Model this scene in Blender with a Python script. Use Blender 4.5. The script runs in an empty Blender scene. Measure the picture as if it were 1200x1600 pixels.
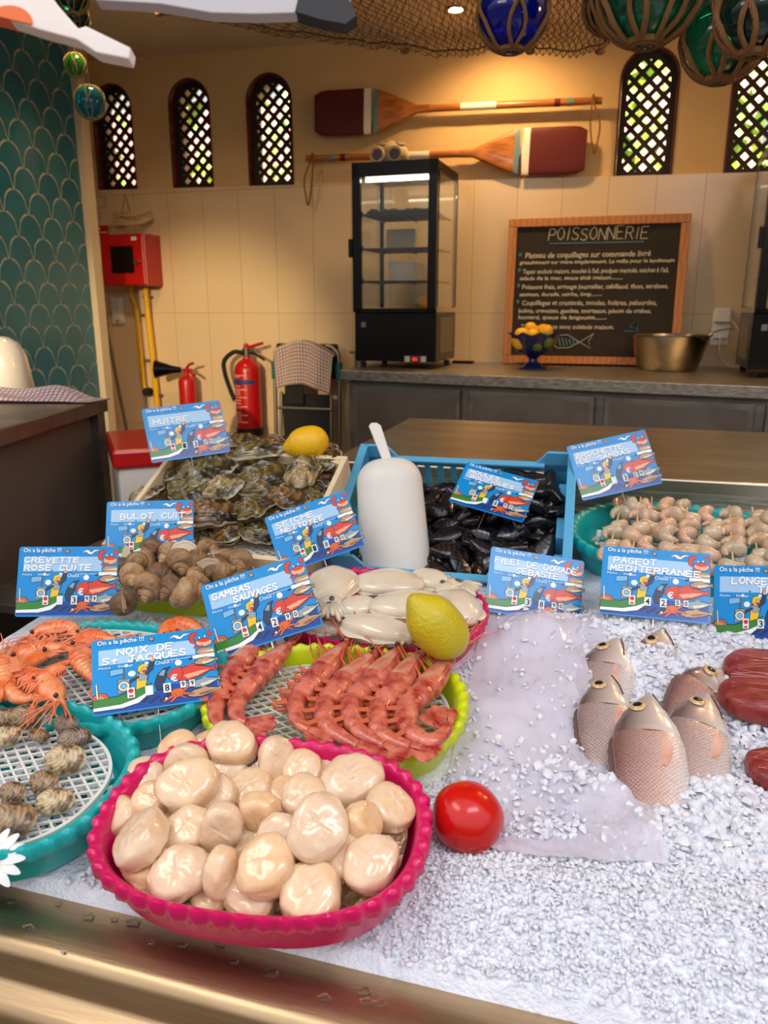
import bpy, math, random
import numpy as np
from mathutils import Vector, Matrix, Euler, noise

# ---------------------------------------------------------------- camera, world, lights, exposure
S = bpy.context.scene
COL = S.collection
PI = math.pi
F_PX, PITCH, YAW = 1200.0, math.radians(14.8), math.radians(16.0)
CAM = Vector((0, 0, 1.2))
cd = bpy.data.cameras.new('camera')
cam = bpy.data.objects.new('camera', cd)
COL.objects.link(cam)
cam.location = CAM
cam.rotation_euler = (PI/2 - PITCH, 0, YAW)
cd.sensor_fit = 'VERTICAL'
cd.sensor_height = 36
cd.lens = 36*F_PX/1600
cd.clip_start = .02
cd.dof.use_dof = True
cd.dof.focus_distance = 1.0
cd.dof.aperture_fstop = 8.0
S.camera = cam
S.view_settings.view_transform = 'Standard'
S.view_settings.look = 'None'
S.view_settings.gamma = 1
S.view_settings.use_curve_mapping = False
S.view_settings.exposure = 0.0

w = bpy.data.worlds.new('daylight')
S.world = w
w.use_nodes = True
nt = w.node_tree
nt.nodes.clear()
o_ = nt.nodes.new('ShaderNodeOutputWorld')
b_ = nt.nodes.new('ShaderNodeBackground')
tc = nt.nodes.new('ShaderNodeTexCoord')
sx = nt.nodes.new('ShaderNodeSeparateXYZ')
cr = nt.nodes.new('ShaderNodeValToRGB')
nt.links.new(tc.outputs['Generated'], sx.inputs[0])
nt.links.new(sx.outputs[2], cr.inputs[0])
nt.links.new(cr.outputs[0], b_.inputs[0])
nt.links.new(b_.outputs[0], o_.inputs[0])
e = cr.color_ramp.elements
e[0].position = 0.0; e[0].color = (.16, .13, .11, 1)
e[1].position = .55; e[1].color = (.93, .95, 1.0, 1)
q = e.new(.12); q.color = (.42, .38, .36, 1)
q = e.new(.3); q.color = (.85, .84, .86, 1)
b_.inputs[1].default_value = 1.3

def lamp(name, kind, loc, power, color, target=None, **kw):
    d = bpy.data.lights.new(name, kind)
    d.energy = power
    d.color = color
    for k, v in kw.items(): setattr(d, k, v)
    o = bpy.data.objects.new(name, d)
    o.location = loc
    if target is not None:
        o.rotation_euler = (Vector(target) - Vector(loc)).to_track_quat('-Z', 'Y').to_euler()
    COL.objects.link(o)
    return o
WARM = (1.0, .60, .25)
lamp('wall_spot', 'SPOT', (-.55, 3.42, 2.385), 60, WARM, (-.45, 3.70, 1.2), spot_size=2.5, spot_blend=.9, shadow_soft_size=.04)
lamp('room_spot', 'SPOT', (-1.75, 2.6, 2.36), 38, WARM, (-1.75, 2.9, .9), spot_size=2.3, spot_blend=.9, shadow_soft_size=.05)
lamp('room_spot', 'SPOT', (.75, 2.4, 2.33), 46, WARM, (.6, 2.6, .9), spot_size=2.3, spot_blend=.9, shadow_soft_size=.05)
lamp('ceiling_fill', 'POINT', (1.15, 2.3, 1.95), 15, WARM, shadow_soft_size=.08)  # unseen fill lamp, added beyond the right edge to brighten the ceiling
lamp('low_sun', 'SPOT', (-1.35, -2.2, 2.1), 900, (1.0, .74, .42), (-2.03, 3.8, .86), spot_size=.27, spot_blend=.8, shadow_soft_size=.02)
lamp('market_light', 'AREA', (.55, .15, 2.2), 8.0, (.92, .90, 1.0), (.15, .75, .68), shape='RECTANGLE', size=.9, size_y=.3)
lamp('market_light', 'AREA', (-1.0, .25, 2.2), 6.0, (1.0, .93, .84), (-.5, .85, .7), shape='RECTANGLE', size=.9, size_y=.3)

# ---------------------------------------------------------------- helpers
CP, SP = math.cos(PITCH), math.sin(PITCH)
FW = Vector((-math.sin(YAW)*CP, math.cos(YAW)*CP, -SP))
RT = Vector((math.cos(YAW), math.sin(YAW), 0))
UP = RT.cross(FW)
def ray(px, py): return FW + RT*((px-600)/F_PX) + UP*((800-py)/F_PX)
def at_y(px, py, Y):
    r = ray(px, py); return CAM + r*(Y/r.y)
def at_z(px, py, Z):
    r = ray(px, py); return CAM + r*((Z-CAM.z)/r.z)
def at_plane(px, py, P, N):
    r = ray(px, py); return CAM + r*((P-CAM).dot(N)/r.dot(N))
BED_SLOPE = .1457
BED_T = math.atan(BED_SLOPE)
BED_N = Vector((0, -math.sin(BED_T), math.cos(BED_T)))
BED_V = Vector((0, math.cos(BED_T), math.sin(BED_T)))
def bed_z(y): return .577 + BED_SLOPE*y
def on_bed(px, py, lift=0.0): return at_plane(px, py, Vector((0, 0, .577)) + BED_N*lift, BED_N)
def bed_rot(yaw=0.0):
    return (Matrix.Rotation(BED_T, 3, 'X') @ Matrix.Rotation(yaw, 3, 'Z')).to_euler()

def lin(c):
    return tuple(((v/255)/12.92 if v/255 <= .04045 else ((v/255+.055)/1.055)**2.4) for v in c[:3]) + (1,)
MATS = {}
def mat(name, c, rough=.5, metal=0, c2=None, ns=20, bump=0, bs=None, trans=0, ior=1.45, sss=0, coat=0, emit=None, es=1, alpha=1, aniso=None, spec=.5, contrast=.5, detail=4):
    if name in MATS: return MATS[name]
    m = bpy.data.materials.new(name); m.use_nodes = True
    n = m.node_tree.nodes; L = m.node_tree.links
    p = n['Principled BSDF']
    p.inputs['Base Color'].default_value = lin(c)
    p.inputs['Roughness'].default_value = rough
    p.inputs['Metallic'].default_value = metal
    p.inputs['Transmission Weight'].default_value = trans
    p.inputs['IOR'].default_value = ior
    p.inputs['Alpha'].default_value = alpha
    p.inputs['Specular IOR Level'].default_value = spec
    if sss:
        p.inputs['Subsurface Weight'].default_value = sss
        p.inputs['Subsurface Radius'].default_value = (.012, .006, .004)
        p.inputs['Subsurface Scale'].default_value = .8
    p.inputs['Coat Weight'].default_value = coat
    p.inputs['Coat Roughness'].default_value = .12
    if emit:
        p.inputs['Emission Color'].default_value = lin(emit)
        p.inputs['Emission Strength'].default_value = es
    if c2 or bump:
        t = n.new('ShaderNodeTexCoord')
        mp = n.new('ShaderNodeMapping')
        L.new(t.outputs['Object'], mp.inputs[0])
        if aniso: mp.inputs['Scale'].default_value = aniso
        if c2:
            nz = n.new('ShaderNodeTexNoise'); nz.inputs['Scale'].default_value = ns; nz.inputs['Detail'].default_value = detail
            r = n.new('ShaderNodeValToRGB')
            r.color_ramp.elements[0].position = .5-contrast/2*.6; r.color_ramp.elements[1].position = .5+contrast/2*.6
            r.color_ramp.elements[0].color = lin(c); r.color_ramp.elements[1].color = lin(c2)
            L.new(mp.outputs[0], nz.inputs['Vector']); L.new(nz.outputs[0], r.inputs[0]); L.new(r.outputs[0], p.inputs['Base Color'])
        if bump:
            nb = n.new('ShaderNodeTexNoise'); nb.inputs['Scale'].default_value = bs or ns*3; nb.inputs['Detail'].default_value = 3
            bp = n.new('ShaderNodeBump'); bp.inputs['Strength'].default_value = bump; bp.inputs['Distance'].default_value = .003
            L.new(mp.outputs[0], nb.inputs['Vector']); L.new(nb.outputs[0], bp.inputs['Height']); L.new(bp.outputs[0], p.inputs['Normal'])
    MATS[name] = m
    return m

class MB:
    """collects shapes, then links them as one mesh object"""
    def __init__(s): s.v = []; s.f = []; s.m = []
    def add(s, vs, fs, mi=0, M=None):
        k = len(s.v)
        if M is not None: vs = [M @ Vector(p) for p in vs]
        s.v.extend([tuple(p) for p in vs])
        for i, f in enumerate(fs):
            s.f.append([a+k for a in f]); s.m.append(mi[i] if isinstance(mi, (list, tuple)) else mi)
        return s
    def box(s, c, d, mi=0, M=None):
        x, y, z = c; a, b, h = d[0]/2, d[1]/2, d[2]/2
        vs = [(x+i*a, y+j*b, z+k*h) for k in (-1, 1) for j in (-1, 1) for i in (-1, 1)]
        return s.add(vs, [(0, 2, 3, 1), (4, 5, 7, 6), (0, 1, 5, 4), (2, 6, 7, 3), (0, 4, 6, 2), (1, 3, 7, 5)], mi, M)
    def grid(s, rows, mi=0, M=None, close_u=False, cap0=False, cap1=False):
        n = len(rows); m = len(rows[0]); vs = [p for r in rows for p in r]; fs = []
        for i in range(n-1):
            for j in range(m if close_u else m-1):
                a, b = i*m+j, i*m+(j+1) % m
                fs.append((a, b, b+m, a+m))
        if cap0: fs.append(tuple(range(m))[::-1])
        if cap1: fs.append(tuple(range((n-1)*m, n*m)))
        return s.add(vs, fs, mi, M)
    def tube(s, pts, r, n=8, mi=0, M=None, caps=True):
        P = [Vector(p) for p in pts]; R = r if isinstance(r, (list, tuple)) else [r]*len(P)
        rows = []; prev = None
        for i, p in enumerate(P):
            t = (P[min(i+1, len(P)-1)] - P[max(i-1, 0)])
            if t.length < 1e-9: t = Vector((0, 0, 1))
            t.normalize()
            if prev is None:
                a = Vector((0, 0, 1)) if abs(t.z) < .9 else Vector((1, 0, 0))
                u = t.cross(a).normalized()
            else:
                u = (prev - t*prev.dot(t)).normalized()
            prev = u; v = t.cross(u)
            rows.append([p + (u*math.cos(2*PI*k/n) + v*math.sin(2*PI*k/n))*R[i] for k in range(n)])
        return s.grid(rows, mi, M, True, caps, caps)
    def lathe(s, prof, n=32, mi=0, M=None, caps=True):
        rows = [[(r*math.cos(2*PI*k/n), r*math.sin(2*PI*k/n), z) for k in range(n)] for r, z in prof]
        return s.grid(rows, mi, M, True, caps, caps)
    def ell(s, c, r, nu=20, nv=12, mi=0, M=None, fn=None):
        rows = []
        for i in range(nv+1):
            th = PI*i/nv; th = min(max(th, .02), PI-.02)
            row = []
            for k in range(nu):
                a = 2*PI*k/nu
                d = Vector((math.sin(th)*math.cos(a), math.sin(th)*math.sin(a), -math.cos(th)))
                if fn: d = d*fn(d)
                row.append((c[0]+d.x*r[0], c[1]+d.y*r[1], c[2]+d.z*r[2]))
            rows.append(row)
        return s.grid(rows, mi, M, True, True, True)
    def prism(s, pts, z0, z1, mi=0, M=None):
        n = len(pts)
        vs = [(x, y, z0) for x, y in pts] + [(x, y, z1) for x, y in pts]
        fs = [tuple(range(n))[::-1], tuple(range(n, 2*n))] + [(i, (i+1) % n, n+(i+1) % n, n+i) for i in range(n)]
        return s.add(vs, fs, mi, M)
    def build(s, name, mats, parent=None, loc=None, rot=None, smooth=40, bevel=0):
        me = bpy.data.meshes.new(name)
        me.from_pydata(s.v, [], s.f)
        if not isinstance(mats, (list, tuple)): mats = [mats]
        for m in mats: me.materials.append(m)
        if len(mats) > 1: me.polygons.foreach_set('material_index', s.m)
        me.update()
        o = bpy.data.objects.new(name, me); COL.objects.link(o)
        if smooth:
            me.polygons.foreach_set('use_smooth', [True]*len(me.polygons))
            try: me.set_sharp_from_angle(angle=math.radians(smooth))
            except Exception: pass
        if bevel:
            b = o.modifiers.new('bevel', 'BEVEL'); b.width = bevel; b.segments = 2; b.limit_method = 'ANGLE'
        if parent: o.parent = parent
        if loc is not None: o.location = loc
        if rot is not None: o.rotation_euler = rot
        return o
def tag(o, label=None, cat=None, group=None, kind=None):
    if label: o['label'] = label
    if cat: o['category'] = cat
    if group: o['group'] = group
    if kind: o['kind'] = kind
    return o
def thing(name, label, cat, loc=(0, 0, 0), rot=(0, 0, 0), group=None, kind=None):
    o = bpy.data.objects.new(name, None); o.empty_display_size = .02
    COL.objects.link(o); o.location = loc; o.rotation_euler = rot
    return tag(o, label, cat, group, kind)
def copy_tree(o, parent=None):
    c = o.copy(); COL.objects.link(c)
    if parent: c.parent = parent
    for ch in list(o.children): copy_tree(ch, c)
    return c
def R3(x=0, y=0, z=0): return Euler((math.radians(x), math.radians(y), math.radians(z))).to_matrix().to_4x4()
def TR(loc, x=0, y=0, z=0): return Matrix.Translation(loc) @ R3(x, y, z)
def cat_rom(P, n=8):
    P = [Vector(p) for p in P]; out = []
    Q = [P[0]*2-P[1]] + P + [P[-1]*2-P[-2]]
    for i in range(1, len(Q)-2):
        a, b, c, d = Q[i-1:i+3]
        for k in range(n):
            t = k/n
            out.append(.5*((2*b) + (c-a)*t + (2*a-5*b+4*c-d)*t*t + (3*b-a-3*c+d)*t**3))
    out.append(P[-1]); return out
def text(body, size, m, parent, name, x=0, y=0, z=0, width=None, height=None, align='LEFT', bold=0, ext=.0001, shear=0, rotz=0, jitter=0, M=None):
    cu = bpy.data.curves.new(name, 'FONT'); cu.body = body; cu.size = size; cu.align_x = align
    cu.offset = bold; cu.extrude = ext; cu.shear = shear; cu.resolution_u = 2
    t = bpy.data.objects.new(name, cu); COL.objects.link(t)
    me = bpy.data.meshes.new_from_object(t.evaluated_get(bpy.context.evaluated_depsgraph_get()))
    bpy.data.objects.remove(t); bpy.data.curves.remove(cu)
    me.name = name; me.materials.clear(); me.materials.append(m)
    n = len(me.vertices); co = np.zeros(n*3, dtype=np.float32); me.vertices.foreach_get('co', co); co = co.reshape(-1, 3)
    if n:
        mn, mx = co.min(0), co.max(0)
        if width: co[:, 0] = (co[:, 0]-(mn[0] if align == 'LEFT' else (mn[0]+mx[0])/2))*(width/max(mx[0]-mn[0], 1e-6))
        if height: co[:, 1] = (co[:, 1]-mn[1])*(height/max(mx[1]-mn[1], 1e-6))
        if jitter:
            co[:, 1] += jitter*np.sin(co[:, 0]/max(size, 1e-6)*2.3+len(body)); co[:, 0] += jitter*.6*np.sin(co[:, 1]/max(size, 1e-6)*5+co[:, 0]/size*3)
        me.vertices.foreach_set('co', co.ravel()); me.update()
    o = bpy.data.objects.new(name, me); COL.objects.link(o); o.parent = parent
    if M is not None: o.matrix_local = M @ Matrix.Translation((x, y, z)) @ Matrix.Rotation(rotz, 4, 'Z')
    else: o.location = (x, y, z); o.rotation_euler = (0, 0, rotz)
    return o

# ---------------------------------------------------------------- materials
def brick_mat(name, c, mortar, bw, bh, msize, off=(0, 0, 0), rough=.2, axes='XZ', bumpy=.15, c2=None):
    m = bpy.data.materials.new(name); m.use_nodes = True
    n = m.node_tree.nodes; L = m.node_tree.links; p = n['Principled BSDF']
    t = n.new('ShaderNodeTexCoord'); s = n.new('ShaderNodeSeparateXYZ'); c_ = n.new('ShaderNodeCombineXYZ')
    mp = n.new('ShaderNodeMapping'); mp.inputs['Location'].default_value = off
    br = n.new('ShaderNodeTexBrick'); br.offset = 0; br.inputs['Scale'].default_value = 1
    br.inputs['Brick Width'].default_value = bw; br.inputs['Row Height'].default_value = bh
    br.inputs['Mortar Size'].default_value = msize; br.inputs['Mortar Smooth'].default_value = .3
    br.inputs['Color1'].default_value = lin(c); br.inputs['Color2'].default_value = lin(c2 or c); br.inputs['Mortar'].default_value = lin(mortar)
    L.new(t.outputs['Object'], s.inputs[0])
    L.new(s.outputs['XYZ'.index(axes[0])], c_.inputs[0]); L.new(s.outputs['XYZ'.index(axes[1])], c_.inputs[1])
    L.new(c_.outputs[0], mp.inputs[0]); L.new(mp.outputs[0], br.inputs['Vector']); L.new(br.outputs['Color'], p.inputs['Base Color'])
    b = n.new('ShaderNodeBump'); b.inputs['Strength'].default_value = bumpy; b.inputs['Distance'].default_value = .002; b.invert = True
    L.new(br.outputs['Fac'], b.inputs['Height']); L.new(b.outputs[0], p.inputs['Normal'])
    p.inputs['Roughness'].default_value = rough
    return m
def wave_mat(name, c, c2, scale=6, dist=3, rough=.4, axis='X', bump=0, coat=0, stretch=(1, 1, 1), mix=1.0, sss=0):
    m = bpy.data.materials.new(name); m.use_nodes = True
    n = m.node_tree.nodes; L = m.node_tree.links; p = n['Principled BSDF']
    t = n.new('ShaderNodeTexCoord'); mp = n.new('ShaderNodeMapping'); mp.inputs['Scale'].default_value = stretch
    wv = n.new('ShaderNodeTexWave'); wv.bands_direction = axis; wv.inputs['Scale'].default_value = scale
    wv.inputs['Distortion'].default_value = dist; wv.inputs['Detail'].default_value = 3
    r = n.new('ShaderNodeValToRGB'); r.color_ramp.elements[0].color = lin(c); r.color_ramp.elements[1].color = lin(c2)
    L.new(t.outputs['Object'], mp.inputs[0]); L.new(mp.outputs[0], wv.inputs[0]); L.new(wv.outputs['Fac'], r.inputs[0]); L.new(r.outputs[0], p.inputs['Base Color'])
    if bump:
        b = n.new('ShaderNodeBump'); b.inputs['Strength'].default_value = bump; b.inputs['Distance'].default_value = .002
        L.new(wv.outputs['Fac'], b.inputs['Height']); L.new(b.outputs[0], p.inputs['Normal'])
    p.inputs['Roughness'].default_value = rough; p.inputs['Coat Weight'].default_value = coat
    if sss: p.inputs['Subsurface Weight'].default_value = sss; p.inputs['Subsurface Radius'].default_value = (.01, .005, .003)
    return m
PLASTER = mat('cream_plaster', (220, 190, 140), .85, c2=(210, 178, 128), ns=3, bump=.5, bs=70)
CEIL = mat('ceiling_paint', (226, 212, 188), .9, c2=(220, 204, 180), ns=2)
CREAM = mat('cream_paint', (214, 200, 172), .5, c2=(204, 188, 158), ns=4)
TILES = brick_mat('cream_wall_tile', (220, 198, 160), (192, 168, 130), .2, .6, .0025, off=(.05, -1.18, 0), rough=.22, c2=(217, 194, 155))
GROUT = mat('grout', (186, 184, 168), .8)
TEALS = [mat('teal_tile_%s' % k, c, .22, c2=c2, ns=6, coat=.3) for k, c, c2 in (('deep', (16, 98, 124), (24, 106, 130)), ('green', (34, 108, 128), (42, 116, 134)), ('sea', (24, 102, 126), (34, 110, 132)), ('grey', (46, 114, 132), (40, 106, 126)))]
STEEL = mat('brushed_steel', (186, 180, 170), .42, 1, c2=(140, 134, 124), ns=14, aniso=(1, 14, 14), bump=.06, bs=60)
STEEL_DARK = mat('dull_steel', (142, 136, 128), .5, .9, c2=(120, 114, 108), ns=6, aniso=(1, 4, 4))
STEEL_BRIGHT = mat('polished_steel', (200, 196, 190), .2, 1, c2=(176, 170, 164), ns=8)
MAROON = mat('maroon_paint', (92, 20, 16), .5)
RED = mat('red_enamel', (186, 18, 20), .3, coat=.3)
BLACK = mat('black_plastic', (7, 7, 8), .25, spec=.3)
BLACKM = mat('matt_black', (22, 20, 20), .7)
WHITE = mat('white_plastic', (232, 230, 222), .35)
YELLOW = mat('yellow_pipe_paint', (226, 176, 22), .4)
WOOD = wave_mat('oar_wood', (150, 88, 36), (184, 116, 54), 5, 6, .35, 'Y', stretch=(1.5, 12, 12), coat=.3)
PINE = wave_mat('crate_wood', (214, 190, 150), (228, 208, 170), 6, 5, .6, 'Z', stretch=(2, 2, 16))
FRAME_WOOD = wave_mat('board_frame_wood', (172, 112, 58), (190, 130, 74), 6, 6, .5, 'X', stretch=(2, 2, 2))
ROPE = wave_mat('manila_rope', (112, 76, 40), (150, 108, 62), 90, 2, .9, 'DIAGONAL' if False else 'X', bump=.6, stretch=(1, 1, 1))
GLASS = mat('clear_glass', (244, 248, 246), .02, trans=1, ior=1.45)
def ice_material():
    m = bpy.data.materials.new('crushed_ice'); m.use_nodes = True
    n = m.node_tree.nodes; L = m.node_tree.links; p = n['Principled BSDF']
    p.inputs['Base Color'].default_value = lin((244, 245, 252)); p.inputs['Roughness'].default_value = .14
    p.inputs['Transmission Weight'].default_value = .2; p.inputs['Subsurface Weight'].default_value = .0; p.inputs['Subsurface Radius'].default_value = (.01, .01, .012); p.inputs['Subsurface Scale'].default_value = .6; p.inputs['IOR'].default_value = 1.31
    p.inputs['Specular IOR Level'].default_value = .7
    return m
ICE = ice_material()
ICE_BASE = mat('packed_ice', (236, 238, 246), .3, c2=(222, 225, 236), ns=60, bump=1, bs=220, spec=.6)
# ---------------------------------------------------------------- the room
WY = 3.8
def z_tile(x): return 1.765 - .0165*x
def z_ceil(x): return 2.38 - .0165*x
WINS = [(-2.6589, -2.4395), (-2.2127, -1.9954), (-1.7844, -1.5571), (-.0271, .2015), (.4222, .6415)]
def arch(x0, x1, zb, H, n=20, inset=0):
    """outline of an arched opening: up the left side, over, down the right"""
    x0 += inset; x1 -= inset; zb += inset; a = (x1-x0)/2; cx = (x0+x1)/2; zt = zb + H - 2*inset - a*1.0
    return [(x0, zb)] + [(cx-a*math.cos(PI*k/n), zt+a*math.sin(PI*k/n)) for k in range(n+1)] + [(x1, zb)]
WH = .50
wall = MB(); XL, XR = -2.69, 2.2; cur = XL
for (a, b) in WINS:
    wall.add([(cur, WY, 1.6), (a, WY, 1.6), (a, WY, z_ceil(a)+.1), (cur, WY, z_ceil(cur)+.1)], [(0, 1, 2, 3)])
    zb = z_tile((a+b)/2)
    P = arch(a, b, zb, WH)
    wall.add([(a, WY, 1.6), (b, WY, 1.6), (b, WY, zb), (a, WY, zb)], [(0, 1, 2, 3)])
    for i in range(1, len(P)-2):
        (p, q1), (r, s1) = P[i], P[i+1]
        wall.add([(p, WY, q1), (r, WY, s1), (r, WY, 2.6), (p, WY, 2.6)], [(0, 1, 2, 3)])
    cur = b
wall.add([(cur, WY, 1.6), (XR, WY, 1.6), (XR, WY, 2.6), (cur, WY, 2.6)], [(0, 1, 2, 3)])
wo = tag(wall.build('wall_back', PLASTER, smooth=0), kind='structure')
rv = MB()
for (a, b) in WINS:
    P = arch(a, b, z_tile((a+b)/2), WH); P2 = P + [P[0]]
    rows = [[(x, WY-.004, z) for x, z in P2], [(x, WY+.16, z) for x, z in P2]]
    rv.grid(rows)
    for k, off in ((0, .008),):
        Q = arch(a-off, b+off, z_tile((a+b)/2), WH+off); rv.grid([[(x, WY-.004, z) for x, z in Q], [(x, WY-.004, z) for x, z in P]])
rv.build('window_reveal', MAROON, wo)
wn = MB(); x0, x1 = XL, XR
wn.add([(x0, WY-.02, 0), (x1, WY-.02, 0), (x1, WY-.02, z_tile(x1)), (x0, WY-.02, z_tile(x0)), (x0, WY+.1, z_tile(x0)), (x1, WY+.1, z_tile(x1)), (x1, WY+.1, 0), (x0, WY+.1, 0)],
       [(0, 1, 2, 3), (3, 2, 5, 4), (4, 5, 6, 7), (0, 3, 4, 7), (1, 6, 5, 2)])
wn.build('tiled_wainscot', TILES, wo, smooth=0)
WFR = mat('dark_lattice_paint', (46, 36, 28), .6)
for i, (a, b) in enumerate(WINS):
    zb = z_tile((a+b)/2)
    root = MB(); P = arch(a+.001, b-.001, zb+.001, WH-.002); Q = arch(a, b, zb, WH, inset=.026)
    Pc, Qc = P+[P[0]], Q+[Q[0]]
    ya, yb = WY+.045, WY+.065
    root.grid([[(x, ya, z) for x, z in Pc], [(x, ya, z) for x, z in Qc], [(x, yb, z) for x, z in Qc], [(x, yb, z) for x, z in Pc], [(x, ya, z) for x, z in Pc]])
    win = tag(root.build('window_%d' % (i+1), WFR, smooth=0), kind='structure')
    lat = MB(); cx = (a+b)/2; hw = (b-a)/2
    def inside(x, z):
        if not (a+.012 < x < b-.012) or z < zb+.012: return False
        zt = zb+WH-hw
        return z < zt or (x-cx)**2+(z-zt)**2 < (hw-.012)**2
    for sgn in (1, -1):
        for k in range(-16, 17):
            c = k*.0445
            d = Vector((math.sqrt(.5), math.sqrt(.5)*sgn)); nrm = Vector((-d.y, d.x)); o2 = Vector((cx, zb+WH/2)) + nrm*(c+.01)
            ts = [t*.004 for t in range(-110, 111) if inside(*(o2+d*(t*.004)))]
            if len(ts) < 2: continue
            pa, pb = o2+d*ts[0], o2+d*ts[-1]; mid = (pa+pb)/2; ln = (pb-pa).length
            lat.box((0, 0, 0), (ln, .012, .0188), 0, TR((mid.x, WY+.055+.0008*sgn, mid.y), 0, -45*sgn, 0))
    lat.build('lattice', WFR, win, smooth=0)
# outside: pinkish garden wall and a hedge in daylight
gw = MB().box((-2.6, 6.3, 1.4), (7, .2, 2.8))
tag(gw.build('garden_wall', mat('pink_render', (214, 150, 138), .9), smooth=0), 'pink rendered garden wall glimpsed through the left side of the lattice windows', 'wall')
hd = MB(); rnd = random.Random(3)
for k in range(2600):
    c = Vector((rnd.uniform(-3.2, 2.6), rnd.uniform(4.5, 5.4), rnd.uniform(.8, 3.0)))
    if c.x < -1.3 and c.z > 1.9+rnd.random()*.8: continue
    if c.z > 2.3+rnd.random()*.5: continue
    M = Matrix.Translation(c) @ Euler([rnd.uniform(0, 6) for _ in range(3)]).to_matrix().to_4x4()
    s_ = rnd.uniform(.05, .11)
    hd.add([(-s_, 0, 0), (0, -s_*.5, .01), (s_, 0, 0), (0, s_*.5, .01)], [(0, 1, 2, 3)], rnd.choice([0, 0, 1]), M)
tag(hd.build('hedge', [mat('leaf_light', (196, 214, 96), .5), mat('leaf_green', (120, 160, 60), .5)], smooth=0), 'yellow-green hedge seen through the diamond holes of the windows', 'hedge', kind='stuff')
lamp('garden_sun', 'AREA', (-.5, 4.25, 4.4), 1500, (1, .97, .85), (-.6, 5.4, 2.0), shape='RECTANGLE', size=6, size_y=1.0)
# ceiling and its downlight
cl = MB(); x0, x1 = -3.2, XR; y0, y1 = .85, WY+.25
cl.add([(x0, y0, z_ceil(x0)), (x1, y0, z_ceil(x1)), (x1, y1, z_ceil(x1)), (x0, y1, z_ceil(x0))] + [(x0, y0, 2.7), (x1, y0, 2.7), (x1, y1, 2.7), (x0, y1, 2.7)],
       [(0, 3, 2, 1), (4, 5, 6, 7), (0, 1, 5, 4), (1, 2, 6, 5), (2, 3, 7, 6), (3, 0, 4, 7)])
tag(cl.build('ceiling', CEIL, smooth=0), kind='structure')
tag(MB().box((-.3, 2.6, -.05), (6.2, 6.4, .1)).build('floor', mat('floor_tile', (120, 100, 84), .5, c2=(108, 90, 76), ns=4), smooth=0), kind='structure')
tag(MB().box((XR+.05, 2.5, 1.25), (.1, 3.0, 2.5)).build('wall_right', CREAM, smooth=0), kind='structure')
tag(MB().box((XL-.05, 3.58, 1.28), (.1, .62, 2.56)).build('trim_1', CREAM, smooth=0), kind='structure')
p = at_z(712, 15, 2.39)
t = thing('ceiling_downlight', 'round glowing downlight recessed in the ceiling behind the fishing net', 'lamp', (p.x, p.y, z_ceil(p.x)))
MB().lathe([(.03, -.004), (.046, -.006), (.048, 0), (.03, 0)], 32, caps=False).build('trim_ring', STEEL_BRIGHT, t)
MB().lathe([(.0001, -.003), (.032, -.003)], 24, caps=False).build('bulb', mat('glowing_bulb', (255, 240, 200), .5, emit=(255, 214, 140), es=30), t)

# ---------------------------------------------------------------- teal scale-tiled wall on the left
TX = -2.41
wl = MB().box((TX-.12, 2.35, 1.28), (.23, 1.90, 2.56))
wlo = tag(wl.build('wall_left', GROUT, smooth=0), kind='structure')
# cream edge strip beside the tiles
MB().box((TX-.10, 3.33, 1.28), (.26, .06, 2.56)).build('corner_strip', CREAM, wlo, smooth=0)
tl = MB(); Wt, Pt = .146, .092; rnd = random.Random(8)
def archz(u):
    u = min(1, abs(u)/(Wt/2)); return Pt*math.sqrt(max(0, 1-u*u))
row = 0; z = .3
while z < 2.5:
    y = 1.4 + (row % 2)*Wt/2
    while y < 3.36:
        n = 10; g = .0046; pts = []
        for k in range(n+1):
            u = -Wt/2 + Wt*k/n; pts.append((u*(1-2*g/Wt), archz(u) - g*.6))
        for k in range(n, -1, -1):
            u = -Wt/2+Wt*k/n
            if k in (0, n): continue
            zz = -Pt + archz(Wt/2-abs(u))
            pts.append((u*(1-2*g/Wt), min(zz + g*1.2, archz(u)-g)))
        cl_ = [(min(y+u, 3.30), z+v) for u, v in pts]
        if y - Wt/2 < 3.285:
            vs = [(TX-.0025, a, b) for a, b in cl_]; k = len(vs)
            vs += [(TX-.008, a, b) for a, b in cl_]
            tl.add(vs, [tuple(range(k))] + [(i, i+k, (i+1) % k+k, (i+1) % k) for i in range(k)], rnd.choice([0, 0, 1, 2, 2, 3]))
        y += Wt
    z += Pt; row += 1
tl.build('scale_tiles', TEALS, wlo, smooth=0)

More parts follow.
